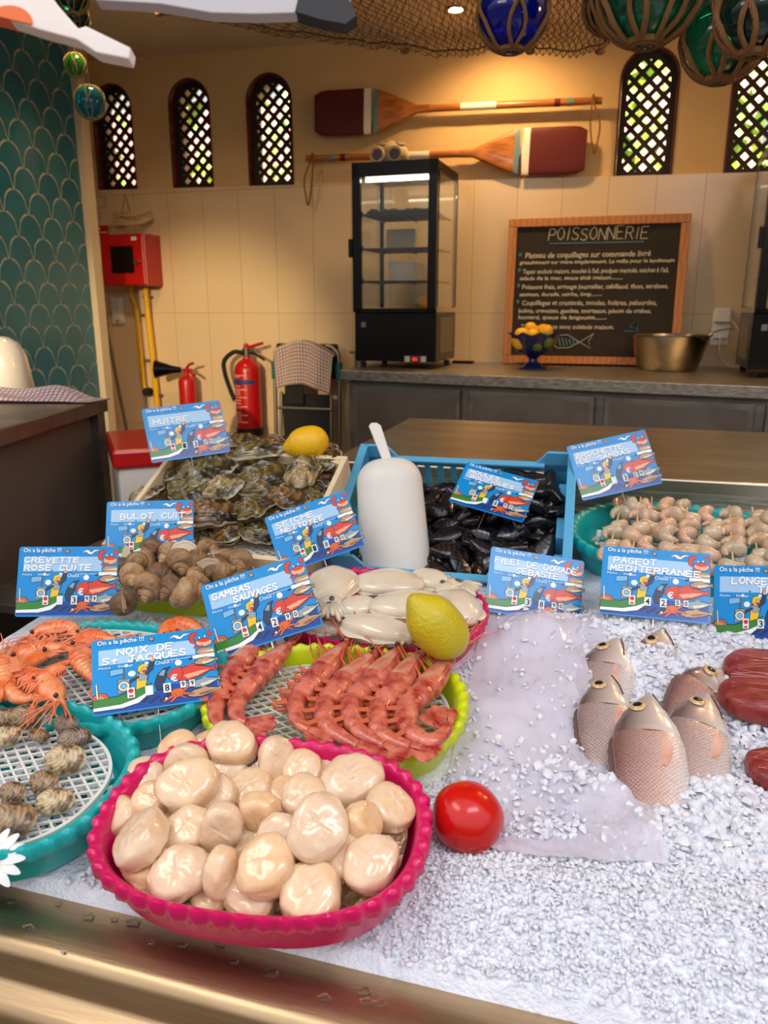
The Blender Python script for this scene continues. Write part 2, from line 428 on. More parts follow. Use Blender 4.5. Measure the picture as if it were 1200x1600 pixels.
# ---------------------------------------------------------------- oars
def oar(label, pa, pb, flip):
    """pa = blade end, pb = handle end (world points on the wall)"""
    A, B = Vector(pa), Vector(pb); L = (B-A).length; d = (B-A).normalized()
    t = thing('oar', label, 'oar', A, (0, -math.atan2(d.z, d.x), 0), 'wooden oars on the back wall')
    # local +X runs from the blade end to the handle
    bw = .098
    def prof(x):
        if x < .012: return bw*.80
        if x < .24: return bw*(.93 + .07*min(1, x/.06))
        u = (x-.24)/(.50-.24)
        return bw*(1-u)**.9 + .017 if u < 1 and bw*(1-u)**.9+.017 < bw else (bw if u < .15 else .017)
    secs = [('blade_tip', 0, .245, MAROON), ('white_band', .245, .28, WHITE), ('blue_band', .28, .312, mat('oar_blue', (104, 140, 152), .5)), ('blade', .312, .56, WOOD)]
    for nm, a, b, m in secs:
        rows = []
        for k in range(9):
            x = a+(b-a)*k/8; h = prof(x)
            if x < .03: h = bw*(.80+.18*math.sqrt(max(0, 1-(1-x/.03)**2)))
            th = .007+.010*max(0, (x-.3)/.26)
            rows.append([(x, th*math.sin(2*PI*j/20), h*(abs(math.cos(2*PI*j/20))**.35)*(1 if math.cos(2*PI*j/20) > 0 else -1)) for j in range(20)])
        MB().grid(rows, 0, None, True, True, True).build(nm, m, t)
    wb = L*.50 if True else 0
    for nm, a, b, m, r in (('shaft', .55, L, WOOD, .0155), ('white_band', .70, .86, WHITE, .0165), ('maroon_band', L-.20, L-.175, MAROON, .0165), ('blue_band', L-.145, L-.12, mat('oar_blue', (104, 140, 152), .5), .0165)):
        MB().tube([(a, 0, 0), (b, 0, 0)], r, 14).build(nm, m, t)
    lp = [Vector((L-.035, -.018, .02)), Vector((L-.03, -.03, -.02)), Vector((L+.0, -.03, -.10)), Vector((L-.01, -.02, -.20)), Vector((L-.02, -.02, -.2)), Vector((L-.04, -.03, -.10)), Vector((L-.04, -.018, .02))]
    if flip: lp = [(Matrix.Rotation(0, 3, 'Y') @ Vector((2*L-.0-p.x if False else p.x, p.y, -p.z if flip else p.z))) for p in lp]
    MB().tube(cat_rom(lp, 5), .004, 6).build('rope_loop', ROPE, t)
    return t
oar('upper wooden oar, its maroon blade pointing left', at_y(492, 178, WY-.05), at_y(941, 157, WY-.05), False)
oar('lower wooden oar behind the drinks fridge, its maroon blade pointing right', at_y(916, 234, WY-.05), at_y(479, 248, WY-.05), True)

# ---------------------------------------------------------------- fire cabinet, signs, pipes, pole
a = at_y(155, 364, 3.62); b = at_y(223, 364, 3.62); c = at_y(223, 446, 3.62)
wC, hC = b.x-a.x, b.z-c.z; cx = (a.x+b.x)/2
t = thing('fire_hose_cabinet', 'red metal fire hose cabinet with small dark window on the back wall', 'cabinet', (cx, WY-.02, c.z))
MB().box((0, -.075, hC/2), (wC, .15, hC)).build('body', RED, t, smooth=0, bevel=.004)
d = MB().box((0, -.158, hC/2), (wC-.008, .014, hC-.008)).build('door', RED, t, smooth=0, bevel=.003)
MB().box((.0, -.1665, hC*.50), (wC*.52, .003, hC*.52)).build('door_window', mat('dark_glass', (18, 14, 12), .12), d, smooth=0)
MB().tube([(wC*.37, -.165, hC*.46), (wC*.37, -.19, hC*.46)], .011, 10).box((wC*.37, -.19, hC*.46), (.03, .006, .008)).build('lock', STEEL_BRIGHT, d)
MB().box((wC*.30, -.1665, hC*.9), (.03, .002, .018)).build('sticker', WHITE, d, smooth=0)
a = at_y(142, 306, WY-.03); b = at_y(171, 306, WY-.03); c = at_y(150, 356, WY-.03)
t = thing('safety_notice', 'narrow cream notice with a faded square above the red cabinet', 'notice', ((a.x+b.x)/2, WY-.0225, c.z))
hh = a.z-c.z
MB().box((0, 0, hh/2), (b.x-a.x, .005, hh)).build('panel', CREAM, t, smooth=0)
f_ = MB()
for q1 in ((0, hh*.96, .07, .003), (0, hh*.62, .07, .003), (-.035, hh*.79, .003, hh*.34), (.035, hh*.79, .003, hh*.34)): f_.box((q1[0]-.01, -.004, q1[1]), (q1[2], .002, q1[3]))
for k in range(5): f_.box((-.025, -.004, hh*(.5-.08*k)), (.03+.012*(k % 2), .002, .004))
f_.build('faded_print', mat('faded_grey', (150, 140, 122), .7), t, smooth=0)
p = at_y(158, 360, WY-.03)
t = thing('fire_sign', 'small red sign just above the fire hose cabinet', 'sign', (p.x, WY-.027, p.z))
MB().box((0, 0, 0), (.085, .004, .05)).build('plate', RED, t, smooth=0)
MB().box((-.02, -.003, .01), (.03, .001, .012)).box((.01, -.003, -.01), (.05, .001, .005)).build('white_pictogram', WHITE, t, smooth=0)
p = at_y(184, 485, WY-.03)
t = thing('light_switch', 'white double light switch left of the yellow pipes', 'switch', (p.x, WY-.028, p.z))
MB().box((0, 0, 0), (.072, .016, .14)).build('plate', WHITE, t, smooth=0, bevel=.003)
for k in (-1, 1): MB().box((0, -.011, k*.03), (.04, .008, .045)).build('rocker', WHITE, t, smooth=0, bevel=.002)
MB().box((0, -.016, -.058), (.01, .003, .008)).build('indicator', RED, t, smooth=0)
def pipe(label, pts, r):
    P = [at_y(x, y, WY-.05) for x, y in pts]; o = P[-1].copy()
    t = thing('gas_pipe', label, 'pipe', o, group='yellow pipes')
    MB().tube([p-o for p in P], r, 12).build('tube', YELLOW, t)
    return t, o
t, o = pipe('left yellow pipe with a kink, ending in an elbow', [(204, 446), (205, 462), (213, 480), (219, 545), (224, 600), (226, 608), (231, 612)], .013)
MB().tube([(0, -.02, 0), (.0, .02, 0)], .022, 14).build('black_end_ring', BLACKM, t)
for (x, y) in ((214, 492), (222, 563)):
    p = at_y(x, y, WY-.05)-o; MB().box((p.x+.02, .012, p.z), (.07, .02, .012)).build('clip', STEEL_DARK, t, smooth=0)
t, o = pipe('right yellow pipe running straight down from the red cabinet', [(227, 446), (232, 500), (239, 560), (245, 620), (249, 660), (254, 760)], .016)
for (x, y) in ((229, 464), (245, 618)):
    p = at_y(x, y, WY-.05)-o; MB().box((p.x, .01, p.z), (.05, .03, .012)).build('clip', STEEL_DARK, t, smooth=0)
A = at_y(145, 394, 3.66); B = at_y(150, 412, 3.65); C_ = at_y(166, 510, 3.60); D = at_y(201, 688, 3.5)
dd = (D-C_).normalized(); G = C_ + dd*((0-C_.z)/dd.z)
t = thing('broom_pole', 'long broom pole with red grip leaning against the corner left of the cabinet', 'pole', G)
MB().tube([A-G, B-G], .017, 10).build('black_cap', BLACKM, t)
MB().tube([B-G, C_-G], .014, 10).build('red_grip', mat('red_grip', (130, 22, 20), .5), t)
MB().tube([C_-G, (0, 0, 0)], .0095, 10).build('grey_shaft', mat('grey_shaft', (88, 84, 74), .5), t)
# driftwood decoration
p0 = at_y(205, 340, WY-.05)
t = thing('driftwood_hanging', 'pale driftwood bundle hanging by a thread above the red cabinet', 'decoration', p0)
rnd = random.Random(5)
for k in range(8):
    x = rnd.uniform(-.03, .03); zz = rnd.uniform(-.03, .03); hl = rnd.uniform(.07, .12)
    MB().tube(cat_rom([(x-hl, .0, zz+rnd.uniform(-.015, .02)), (x-hl*.3, -.02, zz-.006), (x+hl*.4, -.02, zz-.004), (x+hl, 0, zz+rnd.uniform(-.01, .03))], 4), .006, 7).build('stick', mat('driftwood', (206, 182, 146), .8), t)
q1 = at_y(195, 303, WY-.04)-p0
MB().tube([(0, 0, .02), q1, (-.06, 0, 0)], .0018, 5).build('thread', ROPE, t)

# ---------------------------------------------------------------- extinguishers
def extinguisher(name, label, base, r, H, big):
    t = thing(name, label, 'extinguisher', base)
    MB().lathe([(.0, 0), (r*.92, 0), (r, .01), (r, H*.12), (r, H*.84), (r*.93, H*.9), (r*.7, H*.95), (r*.34, H*.985), (r*.28, H*1.03), (0, H*1.03)], 32, caps=False).build('cylinder', RED, t)
    if big:
        MB().lathe([(r*1.03, 0), (r*1.04, H*.1), (r*1.0, H*.1)], 32, caps=False).build('black_foot', BLACKM, t)
        lab = MB()
        for k, (z0, z1) in enumerate(((.67, .73),)):
            lab.grid([[(r*1.006*math.cos(a), r*1.006*math.sin(a), H*zz) for a in [math.radians(-160+6*j) for j in range(22)]] for zz in (z0, z1)])
        lab.build('blue_label_band', mat('label_blue', (40, 60, 120), .5), t)
        lab = MB()
        for k, zz in enumerate([.78, .76, .64, .60, .57, .54, .50, .46, .42, .38, .36, .30, .27, .24, .21, .18]):
            aa, ab = (-150, -100) if k % 3 else (-150, -70)
            lab.grid([[(r*1.006*math.cos(a), r*1.006*math.sin(a), H*z3) for a in [math.radians(aa+(ab-aa)*j/8) for j in range(9)]] for z3 in (zz, zz+.012)])
        lab.build('white_label_print', mat('label_print', (226, 170, 160), .5), t)
    v = MB().tube([(0, 0, H*1.0), (0, 0, H*1.12)], r*.3, 12).box((r*.2, 0, H*1.1), (r*1.0, .02, .012)).build('valve', RED if not big else STEEL_BRIGHT, t)
    if big:
        MB().tube([(0, 0, H*1.13), (r*.5, -.01, H*1.145), (r*1.5, -.02, H*1.19)], .008, 8).build('lever', RED, t)
        MB().tube([(0, 0, H*1.06), (r*.7, -.01, H*1.06), (r*1.3, -.02, H*1.01), (r*1.6, -.02, H*.98)], .007, 8).build('carry_handle', BLACKM, t)
        MB().lathe([(.0, H*1.12), (.014, H*1.12), (.014, H*1.17), (0, H*1.19)], 12).build('pin', RED, t)
        MB().tube(cat_rom([(-.02, 0, H*1.06), (-r*1.0, -.01, H*1.07), (-r*1.75, -.02, H*.96), (-r*1.75, -.02, H*.80), (-r*1.35, -.02, H*.58), (-r*1.02, -.02, H*.45)], 7), .0115, 10).build('hose', BLACKM, t)
    else:
        MB().tube([(0, 0, H*1.12), (r*.8, -.03, H*1.22), (r*1.6, -.05, H*1.26)], .007, 8).build('lever', RED, t)
        MB().tube([(0, 0, H*1.1), (r*1.0, -.03, H*1.06), (r*1.7, -.05, H*1.0)], .008, 8).build('carry_handle', RED, t)
        MB().lathe([(.014, 0), (.022, .05), (.044, .12), (.049, .135), (.0, .125)], 24, 0, TR((-.02, -.02, H*1.1), 0, -88, 20), caps=False).build('horn', BLACK, t)
    MB().box((0, r+.0, H*.72), (.03, .03, .1)).build('wall_bracket', STEEL_DARK, t, smooth=0)
    return t
p = at_y(391, 679, WY-.11); extinguisher('fire_extinguisher', 'large red fire extinguisher with black hose and blue label band on the wall', (p.x, p.y, p.z), .068, .40, True)
p = at_y(296, 655, WY-.11); extinguisher('small_fire_extinguisher', 'small red extinguisher with a black horn, left of the large one', (p.x, p.y, p.z), .045, .24, False)

# ---------------------------------------------------------------- folding chair and checked towel
def check_mat(name, base, line, n=120):
    m = bpy.data.materials.new(name); m.use_nodes = True
    nn = m.node_tree.nodes; L = m.node_tree.links; p = nn['Principled BSDF']; p.inputs['Roughness'].default_value = .9
    uv = nn.new('ShaderNodeUVMap'); sp = nn.new('ShaderNodeSeparateXYZ'); L.new(uv.outputs[0], sp.inputs[0])
    outs = []
    for ax, k in ((0, n), (1, n*.7)):
        a = nn.new('ShaderNodeMath'); a.operation = 'MULTIPLY'; a.inputs[1].default_value = k; L.new(sp.outputs[ax], a.inputs[0])
        b = nn.new('ShaderNodeMath'); b.operation = 'FRACT'; L.new(a.outputs[0], b.inputs[0])
        c = nn.new('ShaderNodeMath'); c.operation = 'LESS_THAN'; c.inputs[1].default_value = .22; L.new(b.outputs[0], c.inputs[0]); outs.append(c)
    mx = nn.new('ShaderNodeMath'); mx.operation = 'MAXIMUM'; L.new(outs[0].outputs[0], mx.inputs[0]); L.new(outs[1].outputs[0], mx.inputs[1])
    mi = nn.new('ShaderNodeMix'); mi.data_type = 'RGBA'; mi.inputs['A'].default_value = lin(base); mi.inputs['B'].default_value = lin(line)
    L.new(mx.outputs[0], mi.inputs['Factor']); L.new(mi.outputs['Result'], p.inputs['Base Color'])
    return m
def cloth(name, rows, m, parent=None, thick=.003):
    b = MB(); b.grid(rows); o = b.build(name, m, parent, smooth=80)
    n, k = len(rows), len(rows[0]); uv = o.data.uv_layers.new(name='UVMap')
    for poly in o.data.polygons:
        for li in poly.loop_indices:
            vi = o.data.loops[li].vertex_index; uv.data[li].uv = ((vi % k)/(k-1), (vi//k)/(n-1))
    s_ = o.modifiers.new('thickness', 'SOLIDIFY'); s_.thickness = thick
    return o
a = at_y(428, 585, 3.6); b = at_y(528, 585, 3.6); wch = b.x-a.x; cxx = (a.x+b.x)/2
t = thing('folding_chair', 'folded metal garden chair with black fabric and teal armrests against the wall', 'chair', (cxx, 3.62, 0))
SILV = mat('grey_tube', (140, 136, 128), .35, .8)
for s in (-1, 1):
    x = s*wch/2
    MB().tube(cat_rom([(x*.98, -.05, 0), (x, -.02, .5), (x, 0, .93), (x*.86, 0, 1.01), (x*.6, .0, 1.03)], 6), .010, 10).build('leg', SILV, t)
    MB().tube([(x*.82, -.10, 0), (x*.80, -.04, .5), (x*.78, -.02, .80)], .009, 10).build('leg', SILV, t)
    MB().tube([(x, -.006, .86), (x, -.006, .945)], .017, 12).build('armrest', mat('teal_grip', (20, 104, 100), .5), t)
for zz in (.55, .72): MB().tube([(-wch*.42, -.04, zz), (wch*.42, -.04, zz)], .008, 8).build('cross_bar', SILV, t)
MB().box((0, -.02, .66), (wch*.74, .02, .26)).build('seat', BLACKM, t, smooth=0, bevel=.008)
MB().box((0, .01, .95), (wch*.96, .025, .17)).build('backrest', BLACKM, t, smooth=0, bevel=.01)
MB().box((-.05, -.05, .80), (.10, .012, .12)).build('fabric_flap', BLACKM, t, smooth=0, bevel=.004)
rows = []
for i in range(25):
    v = i/24; row = []
    for j in range(31):
        u = j/30; x = (u-.5)*wch*.90 + .01
        top = 1.055 - .09*abs(u-.45)**1.6*2
        if v < .2: y = .05 - v/.2*.10; z_ = top - .02*abs(v-.1)/.1
        else: y = -.052 - .010*math.sin(u*17+v*2) - .01*(v-.2); z_ = top - (v-.2)*.23*(1+.15*math.sin(u*3))
        row.append((x*(1-.1*v), y, z_))
    rows.append(row)
o = cloth('tea_towel', rows, check_mat('checked_linen', (206, 190, 178), (110, 70, 78), 22)); o.location = (cxx, 3.60, 0)
tag(o, 'checked white and purple tea towel draped over the folded chair', 'towel')

# ---------------------------------------------------------------- back counter
t = thing('back_counter', 'long stainless steel counter with door panels along the back wall', 'counter', (0, 3.4, 0))
yl, yr = 3.15, 2.81; xl, xr = -1.10, 1.02
def fy(x): return 3.15 + (x+1.10)*(-.19) - 3.4
xr = 1.9
tp = MB()
P = [(xl, fy(xl)), (xr, fy(xr)), (xr, WY-.022-3.4), (xl, WY-.022-3.4)]
tp.prism(P, .905, .95); tp.build('worktop', STEEL, t, smooth=0, bevel=.004)
bd = MB(); P = [(xl+.03, fy(xl)+.04), (xr, fy(xr)+.04), (xr, .36), (xl+.03, .36)]
bd.prism(P, 0, .905); bd.build('carcass', STEEL_DARK, t, smooth=0)
xs = [-1.065, -.545, -.02, .51, 1.04, 1.57]
for k in range(5):
    a_, b_ = xs[k]+.018, xs[k+1]-.018
    d = MB(); d.prism([(a_, fy(a_)+.022), (b_, fy(b_)+.022), (b_, fy(b_)+.04), (a_, fy(a_)+.04)], .12, .885)
    dd = d.build('door', STEEL_DARK, t, smooth=0, bevel=.003)
    MB().prism([(a_+.02, fy(a_+.02)+.019), (b_-.02, fy(b_-.02)+.019), (b_-.02, fy(b_-.02)+.023), (a_+.02, fy(a_+.02)+.023)], .14, .865).build('recessed_panel', mat('door_steel', (136, 128, 118), .5, .9, c2=(118, 110, 102), ns=5), dd, smooth=0)
# ---------------------------------------------------------------- drinks fridges
def fridge(label, loc, rz, Wf, Df, Hf, stuff=True):
    t = thing('display_fridge', label, 'fridge', loc, (0, 0, rz))
    hb = Hf*.285   # base
    MB().box((0, Df/2, hb/2+.015), (Wf, Df, hb-.03)).build('base', BLACK, t, smooth=0, bevel=.004)
    for sx_ in (-1, 1):
        for sy in (.03, Df-.03): MB().lathe([(.012, 0), (.015, .02)], 10, 0, TR((sx_*(Wf/2-.03), sy, 0))).build('foot', BLACKM, t)
    MB().box((0, Df/2, Hf-.022), (Wf, Df, .044)).build('top', BLACK, t, smooth=0, bevel=.004)
    pw = .018
    for sx_ in (-1, 1):
        MB().box((sx_*(Wf/2-pw/2), Df-pw/2, (Hf+hb)/2), (pw, pw, Hf-hb-.04)).build('corner_post', BLACK, t, smooth=0)
        MB().box((sx_*(Wf/2-.003), Df/2, (Hf+hb)/2), (.004, Df-.05, Hf-hb-.046)).build('side_glass', GLASS, t, smooth=0)
    MB().box((0, Df-.004, (Hf+hb)/2), (Wf-.04, .004, Hf-hb-.05)).build('rear_glass', GLASS, t, smooth=0)
    dr = MB()
    for sx_ in (-1, 1): dr.box((sx_*(Wf/2-.018), -.008, (Hf+hb)/2), (.036, .022, Hf-hb))
    dr.box((0, -.008, Hf-.028), (Wf, .022, .056)).box((0, -.008, hb+.008), (Wf, .022, .016))
    dd = dr.build('door', BLACK, t, smooth=0)
    MB().box((0, -.006, (Hf+hb)/2), (Wf-.07, .004, Hf-hb-.06)).build('door_glass', GLASS, dd, smooth=0)
    MB().box((-Wf/2-.008, -.014, Hf*.60), (.016, .03, .075)).build('door_handle', BLACK, dd, smooth=0, bevel=.004)
    MB().box((0, .035, Hf-.062), (Wf-.09, .014, .010)).build('light_strip', mat('fridge_led', (255, 250, 235), .4, emit=(255, 244, 220), es=14), t, smooth=0)
    for k, fz in enumerate((.765, .60, .44)):
        sh = MB()
        for j in range(19): sh.box((0, .03+(Df-.07)*j/18, Hf*fz), (Wf-.05, .0025, .003))
        for j in (-1, 0, 1): sh.box((j*(Wf/2-.03), Df/2, Hf*fz-.003), (.004, Df-.05, .004))
        for j in (-1, 1): sh.box((j*(Wf/2-.03), .024, Hf*fz), (.008, .01, .02))
        sh.build('wire_shelf', mat('shelf_wire', (60, 56, 50), .4, .6), t, smooth=0)
    for sx_ in (-1, 1):
        vg = MB()
        for k in range(9): vg.box((sx_*(Wf/2+.001), Df*.55, hb*.30+.017*k), (.003, Df*.62, .006))
        vg.box((sx_*(Wf/2+.0002), Df*.55, hb*.30+.068), (.001, Df*.66, .15))
        vg.build('side_vent', mat('vent_grey', (120, 112, 98), .5), t, smooth=0)
    MB().box((-Wf*.42+.012, -.0012, hb*.78), (.02, .002, .022)).build('maker_badge', mat('badge_grey', (120, 120, 118), .4, .6), t, smooth=0)
    pn = MB().box((Wf*.26, -.003, hb*.18), (.10, .008, .028)).build('control_panel', mat('panel_grey', (60, 58, 56), .4), t, smooth=0, bevel=.002)
    text('04', .019, mat('red_led', (255, 20, 20), .5, emit=(255, 16, 10), es=3), pn, 'red_digits', Wf*.26-.012, -.0078, hb*.18-.007, bold=.0003).rotation_euler = (PI/2, 0, 0)
    bt = MB()
    for sx_ in (-1, 1):
        for k in range(4): bt.box((Wf*.26+sx_*.036, -.0078, hb*.18-.009+.006*k), (.022, .001, .003))
    bt.build('buttons', WHITE, pn, smooth=0)
    return t
A = at_y(553, 577, 3.26); B = at_y(680, 577, 3.26); Tp = at_y(553, 255, 3.26)
fx = (A.x+B.x)/2; Wf = B.x-A.x; Hf = Tp.z-.95
fridge('tall black glass display fridge on the steel counter with red digits', (fx, 3.27, .95), math.radians(-2), Wf, .36, Hf)
# what is inside the fridge
t = thing('dark_tray', 'tray of dark food on the top fridge shelf', 'tray', (fx, 3.45, .95+Hf*.765+.004))
MB().box((0, 0, .006), (Wf*.78, .24, .010)).build('tray', BLACKM, t, smooth=0, bevel=.003)
rnd = random.Random(2); m_ = MB()
for k in range(60): m_.ell((rnd.uniform(-.36, .36)*Wf, rnd.uniform(-.10, .10), .014), (.018, .014, .010), 8, 6)
tag(m_.build('dark_mussels', mat('dark_food', (34, 30, 24), .4), t), kind='stuff')
t = thing('white_tub', 'white plastic tub standing on the lower fridge shelf', 'tub', (fx+.0, 3.46, .95+Hf*.44+.004))
MB().lathe([(.0, .0), (.075, 0), (.085, .07), (.09, .075), (.09, .08), (.08, .08), (.07, .01), (0, .01)], 4, 0, R3(0, 0, 45) @ Matrix.Scale(1.5, 4, (1, 1, 0)), caps=False).build('tub_body', WHITE, t, smooth=0)
t = thing('cream_board', 'cream cutting board leaning inside the upper fridge compartment', 'board', (fx-.06, 3.585, .95+Hf*.60+.004), (math.radians(-5), 0, 0))
MB().box((0, 0, .05), (.14, .008, .10)).build('board_slab', WHITE, t, smooth=0, bevel=.003)
t = thing('yellow_jar', 'yellow round jar with green spot at the fridge bottom', 'jar', (fx+.10, 3.38, .95+Hf*.285))
MB().ell((0, 0, .034), (.036, .036, .036), 20, 12).build('jar_body', mat('ochre', (222, 150, 40), .4), t)
MB().ell((-.018, -.026, .036), (.014, .012, .014), 12, 8).build('green_spot', mat('spot_green', (110, 150, 110), .5), t)
A = at_z(1166, 592, .95)
fridge('second black display fridge at the right end of the steel counter', (A.x+.185, A.y+.03, .95), math.radians(-2), .36, .40, .83)
# mask on the fridge
p = at_y(611, 250, 3.40)
t = thing('diver_mask_head', 'small cream head with goggle eyes and a shell cap on top of the fridge', 'ornament', (p.x, 3.38, .95+Hf-.001))
bone = mat('bone', (206, 184, 140), .6, c2=(180, 156, 112), ns=30, bump=.4)
MB().ell((0, 0, .044), (.080, .055, .055), 24, 14, fn=lambda d: 1+.05*math.sin(d.x*9)).build('head', bone, t)
for s in (-1, 1):
    g = MB(); g.add([], []); M = TR((s*.038, -.055, .040), 90, 0, 0)
    g.lathe([(.030, -.004), (.034, .004), (.030, .010), (.023, .010)], 20, 0, M, caps=False); gg = g.build('goggle_rim', bone, t)
    MB().lathe([(.0001, .006), (.022, .006)], 20, 0, M, caps=False).build('goggle_lens', mat('lens_maroon', (70, 26, 22), .1), gg)
cap = MB(); rnd = random.Random(4)
for k in range(26):
    a_ = rnd.uniform(0, 2*PI); rr = rnd.uniform(0, .07); cap.ell((rr*math.cos(a_), rr*.6*math.sin(a_), .094-.3*rr+rnd.uniform(-.004, .006)), (.018, .013, .008), 8, 6)
tag(cap.build('shell_cap', mat('shell_grey', (128, 120, 92), .5, c2=(196, 176, 130), ns=40), t), kind='stuff')
# small things on the counter
p = at_z(722, 568, .95)
t = thing('mobile_phone', 'black phone lying on the steel counter right of the fridge', 'phone', (p.x, 3.70, .95))
MB().box((0, 0, .006), (.10, .06, .011)).build('phone_body', BLACK, t, smooth=0, bevel=.003); MB().box((-.055, -.0, .004), (.012, .008, .006)).build('plug', WHITE, t, smooth=0)
t = thing('tin_can', 'small grey tin left of the fridge on the counter corner', 'tin', (-1.075, 3.36, .95))
MB().lathe([(0, 0), (.026, 0), (.026, .055), (.05, .058), (.05, .066), (0, .066)], 24, caps=False).build('tin_body', STEEL_DARK, t)
# ---------------------------------------------------------------- blackboard
A = at_y(785, 566, 3.70); B = at_y(1060, 566, 3.70); D = at_y(796, 343, 3.765)
wB = B.x-A.x; hB = math.hypot(D.z-.952, .065)
t = thing('blackboard', 'chalk menu blackboard in a wooden frame leaning on the tiled wall', 'blackboard', ((A.x+B.x)/2, 3.70, .952), (PI/2-math.atan2(.06, hB), 0, 0))
# local: X right, Y up, Z to viewer
BOARD = t
MB().box((0, hB/2, -.006), (wB-.02, hB-.02, .010)).build('slate', mat('slate', (34, 30, 24), .75, c2=(44, 38, 30), ns=8), t, smooth=0)
fr = .038
for nm, c_, d_ in (('frame_rail', (0, fr/2, 0), (wB, fr, .024)), ('frame_rail', (0, hB-fr/2, 0), (wB, fr, .024)), ('frame_stile', (-wB/2+fr/2, hB/2, .0005), (fr, hB-2*fr, .024)), ('frame_stile', (wB/2-fr/2, hB/2, .0005), (fr, hB-2*fr, .024))):
    MB().box(c_, d_).build(nm, FRAME_WOOD, t, smooth=0, bevel=.003)
MB().box((0, .01, .03), (wB*.8, .014, .04)).build('chalk_ledge', FRAME_WOOD, t, smooth=0, bevel=.002)
CHALK = mat('chalk', (196, 190, 172), .9); CHB = mat('blue_chalk', (84, 150, 176), .9)
def chalk(s_, u0, u1, v, h, m=CHALK, bold=.0006, jit=.0008):
    """u in 0..1 across the slate, v = baseline from the top in 0..1"""
    xa = -wB/2+fr+.004 + u0*(wB-2*fr-.008); xb = -wB/2+fr+.004 + u1*(wB-2*fr-.008); y = hB-fr-v*(hB-2*fr)
    return text(s_, h, m, t, 'chalk_writing', xa, y, .0014, width=xb-xa, bold=bold, ext=.0002, jitter=jit, shear=.1)
TITLE_Y = hB-fr-.105*(hB-2*fr)
ul = MB(); ul.box((wB*0, hB-fr-.128*(hB-2*fr), .0014), (wB*.52, .003, .0006)); ul.build('blue_underline', CHB, t, smooth=0)
LN = [('Plateau de coquillages sur commande livré', .055, .84, .235, .034), ('gratuitement sur votre emplacement. La veille pour le lendemain', .02, .985, .282, .022),
      ('Tapas: anchois maison, moules à l\'ail, poulpes marinés, seiches à l\'ail,', .045, .955, .355, .027), ('salade de la mer, sauce aïoli maison........', .025, .68, .405, .024),
      ('Poissons frais, arrivage journalier, cabillaud, thon, sardines,', .045, .96, .475, .028), ('saumon, dorade, seiche, loup........', .03, .56, .53, .024),
      ('Coquillages et crustacés, moules, huitres, palourdes,', .05, .90, .60, .030), ('bulots, crevettes, gambas, tourteaux, pinces de crabes,', .03, .87, .66, .026),
      ('homard, queue de langouste........', .03, .60, .71, .025), ('Tous nos plats sont cuisinés maison.', .05, .65, .785, .027)]
for s_, a_, b_, v, h in LN: chalk(s_, a_, b_, v, h)
for v in (.225, .345, .465, .59): chalk('*', .012, .032, v+.018, .04, CHB)
fsh = MB()
def outline(pts, w_, mb, z_=.0016, close=False):
    P = [Vector((x, y, z_)) for x, y in pts]
    if close: P.append(P[0])
    mb.tube(P, w_, 4)
ox, oy = -wB*.10, hB*.155
fp = [(ox-.095+.0, oy+.0), (ox-.07, oy+.030), (ox-.02, oy+.034), (ox+.03, oy+.004), (ox+.085, oy-.026), (ox+.075, oy+.006), (ox+.095, oy+.04), (ox+.04, oy+.004), (ox-.01, oy-.024), (ox-.06, oy-.028)]
outline(fp, .0016, fsh, close=True); fsh.build('chalk_fish', CHALK, t)
fb = MB()
for k in range(7): outline([(ox-.06+.016*k, oy+.024-.003*k), (ox-.05+.016*k, oy-.018+.002*k)], .0022, fb)
outline([(ox-.085, oy+.008), (ox-.075, oy+.012), (ox-.07, oy+.004)], .002, fb)
sx2, sy2 = wB*.235, hB*.235
outline([(sx2-.03, sy2), (sx2+.025, sy2), (sx2+.02, sy2+.055), (sx2-.012, sy2+.018), (sx2+.02, sy2+.012)], .0016, fb); fb.build('blue_chalk_drawing', CHB, t)
# ---------------------------------------------------------------- lemon bowl, steel bowl
p = at_z(832, 576, .95)
t = thing('footed_bowl', 'dark blue glass footed bowl holding lemons before the blackboard', 'bowl', (p.x, p.y, .95))
COB = mat('cobalt_glass', (14, 30, 110), .06, coat=.6, trans=.45)
rows = []
prof = [(.060, 0), (.062, .006), (.045, .016), (.020, .030), (.018, .042), (.030, .056), (.07, .075), (.092, .11), (.105, .14), (.112, .150), (.100, .140), (.086, .11), (.06, .082), (.0, .07)]
for r, zz in prof: rows.append([(r*(1+.05*(zz > .05)*math.cos(10*a_))*math.cos(a_), r*(1+.05*(zz > .05)*math.cos(10*a_))*math.sin(a_), zz+.006*(zz > .1)*math.cos(10*a_)) for a_ in [2*PI*k/80 for k in range(80)]])
MB().grid(rows, 0, None, True, True, False).build('glass_bowl', COB, t)
LEMON = mat('lemon_peel', (240, 190, 20), .4, c2=(232, 176, 14), ns=14, bump=.5, bs=260, sss=.1, coat=.15)
LIME = mat('lime_peel', (70, 96, 30), .4, c2=(92, 112, 38), ns=14, bump=.4, bs=200)
def fruit(name, label, cat, p, L, r, m, rot, group=None, nub=.2):
    rows = []
    for i in range(25):
        u = i/24; x = (u-.5)*2
        rr = r*math.sqrt(max(0, 1-abs(x)**2.3)) if abs(x) < 1 else 0
        xx = x*L*.42
        if x > .86: rr = max(rr, r*nub*(1.15-(x-.86)*4.0)); xx = L*.42*.86 + (x-.86)/.14*L*.14
        if x < -.94: rr = max(rr, r*.10)
        rows.append([(xx, rr*math.cos(2*PI*k/24), rr*math.sin(2*PI*k/24)) for k in range(24)])
    o = MB().grid(rows, 0, None, True, True, True).build(name, m, None, p, rot)
    return tag(o, label, cat, group)
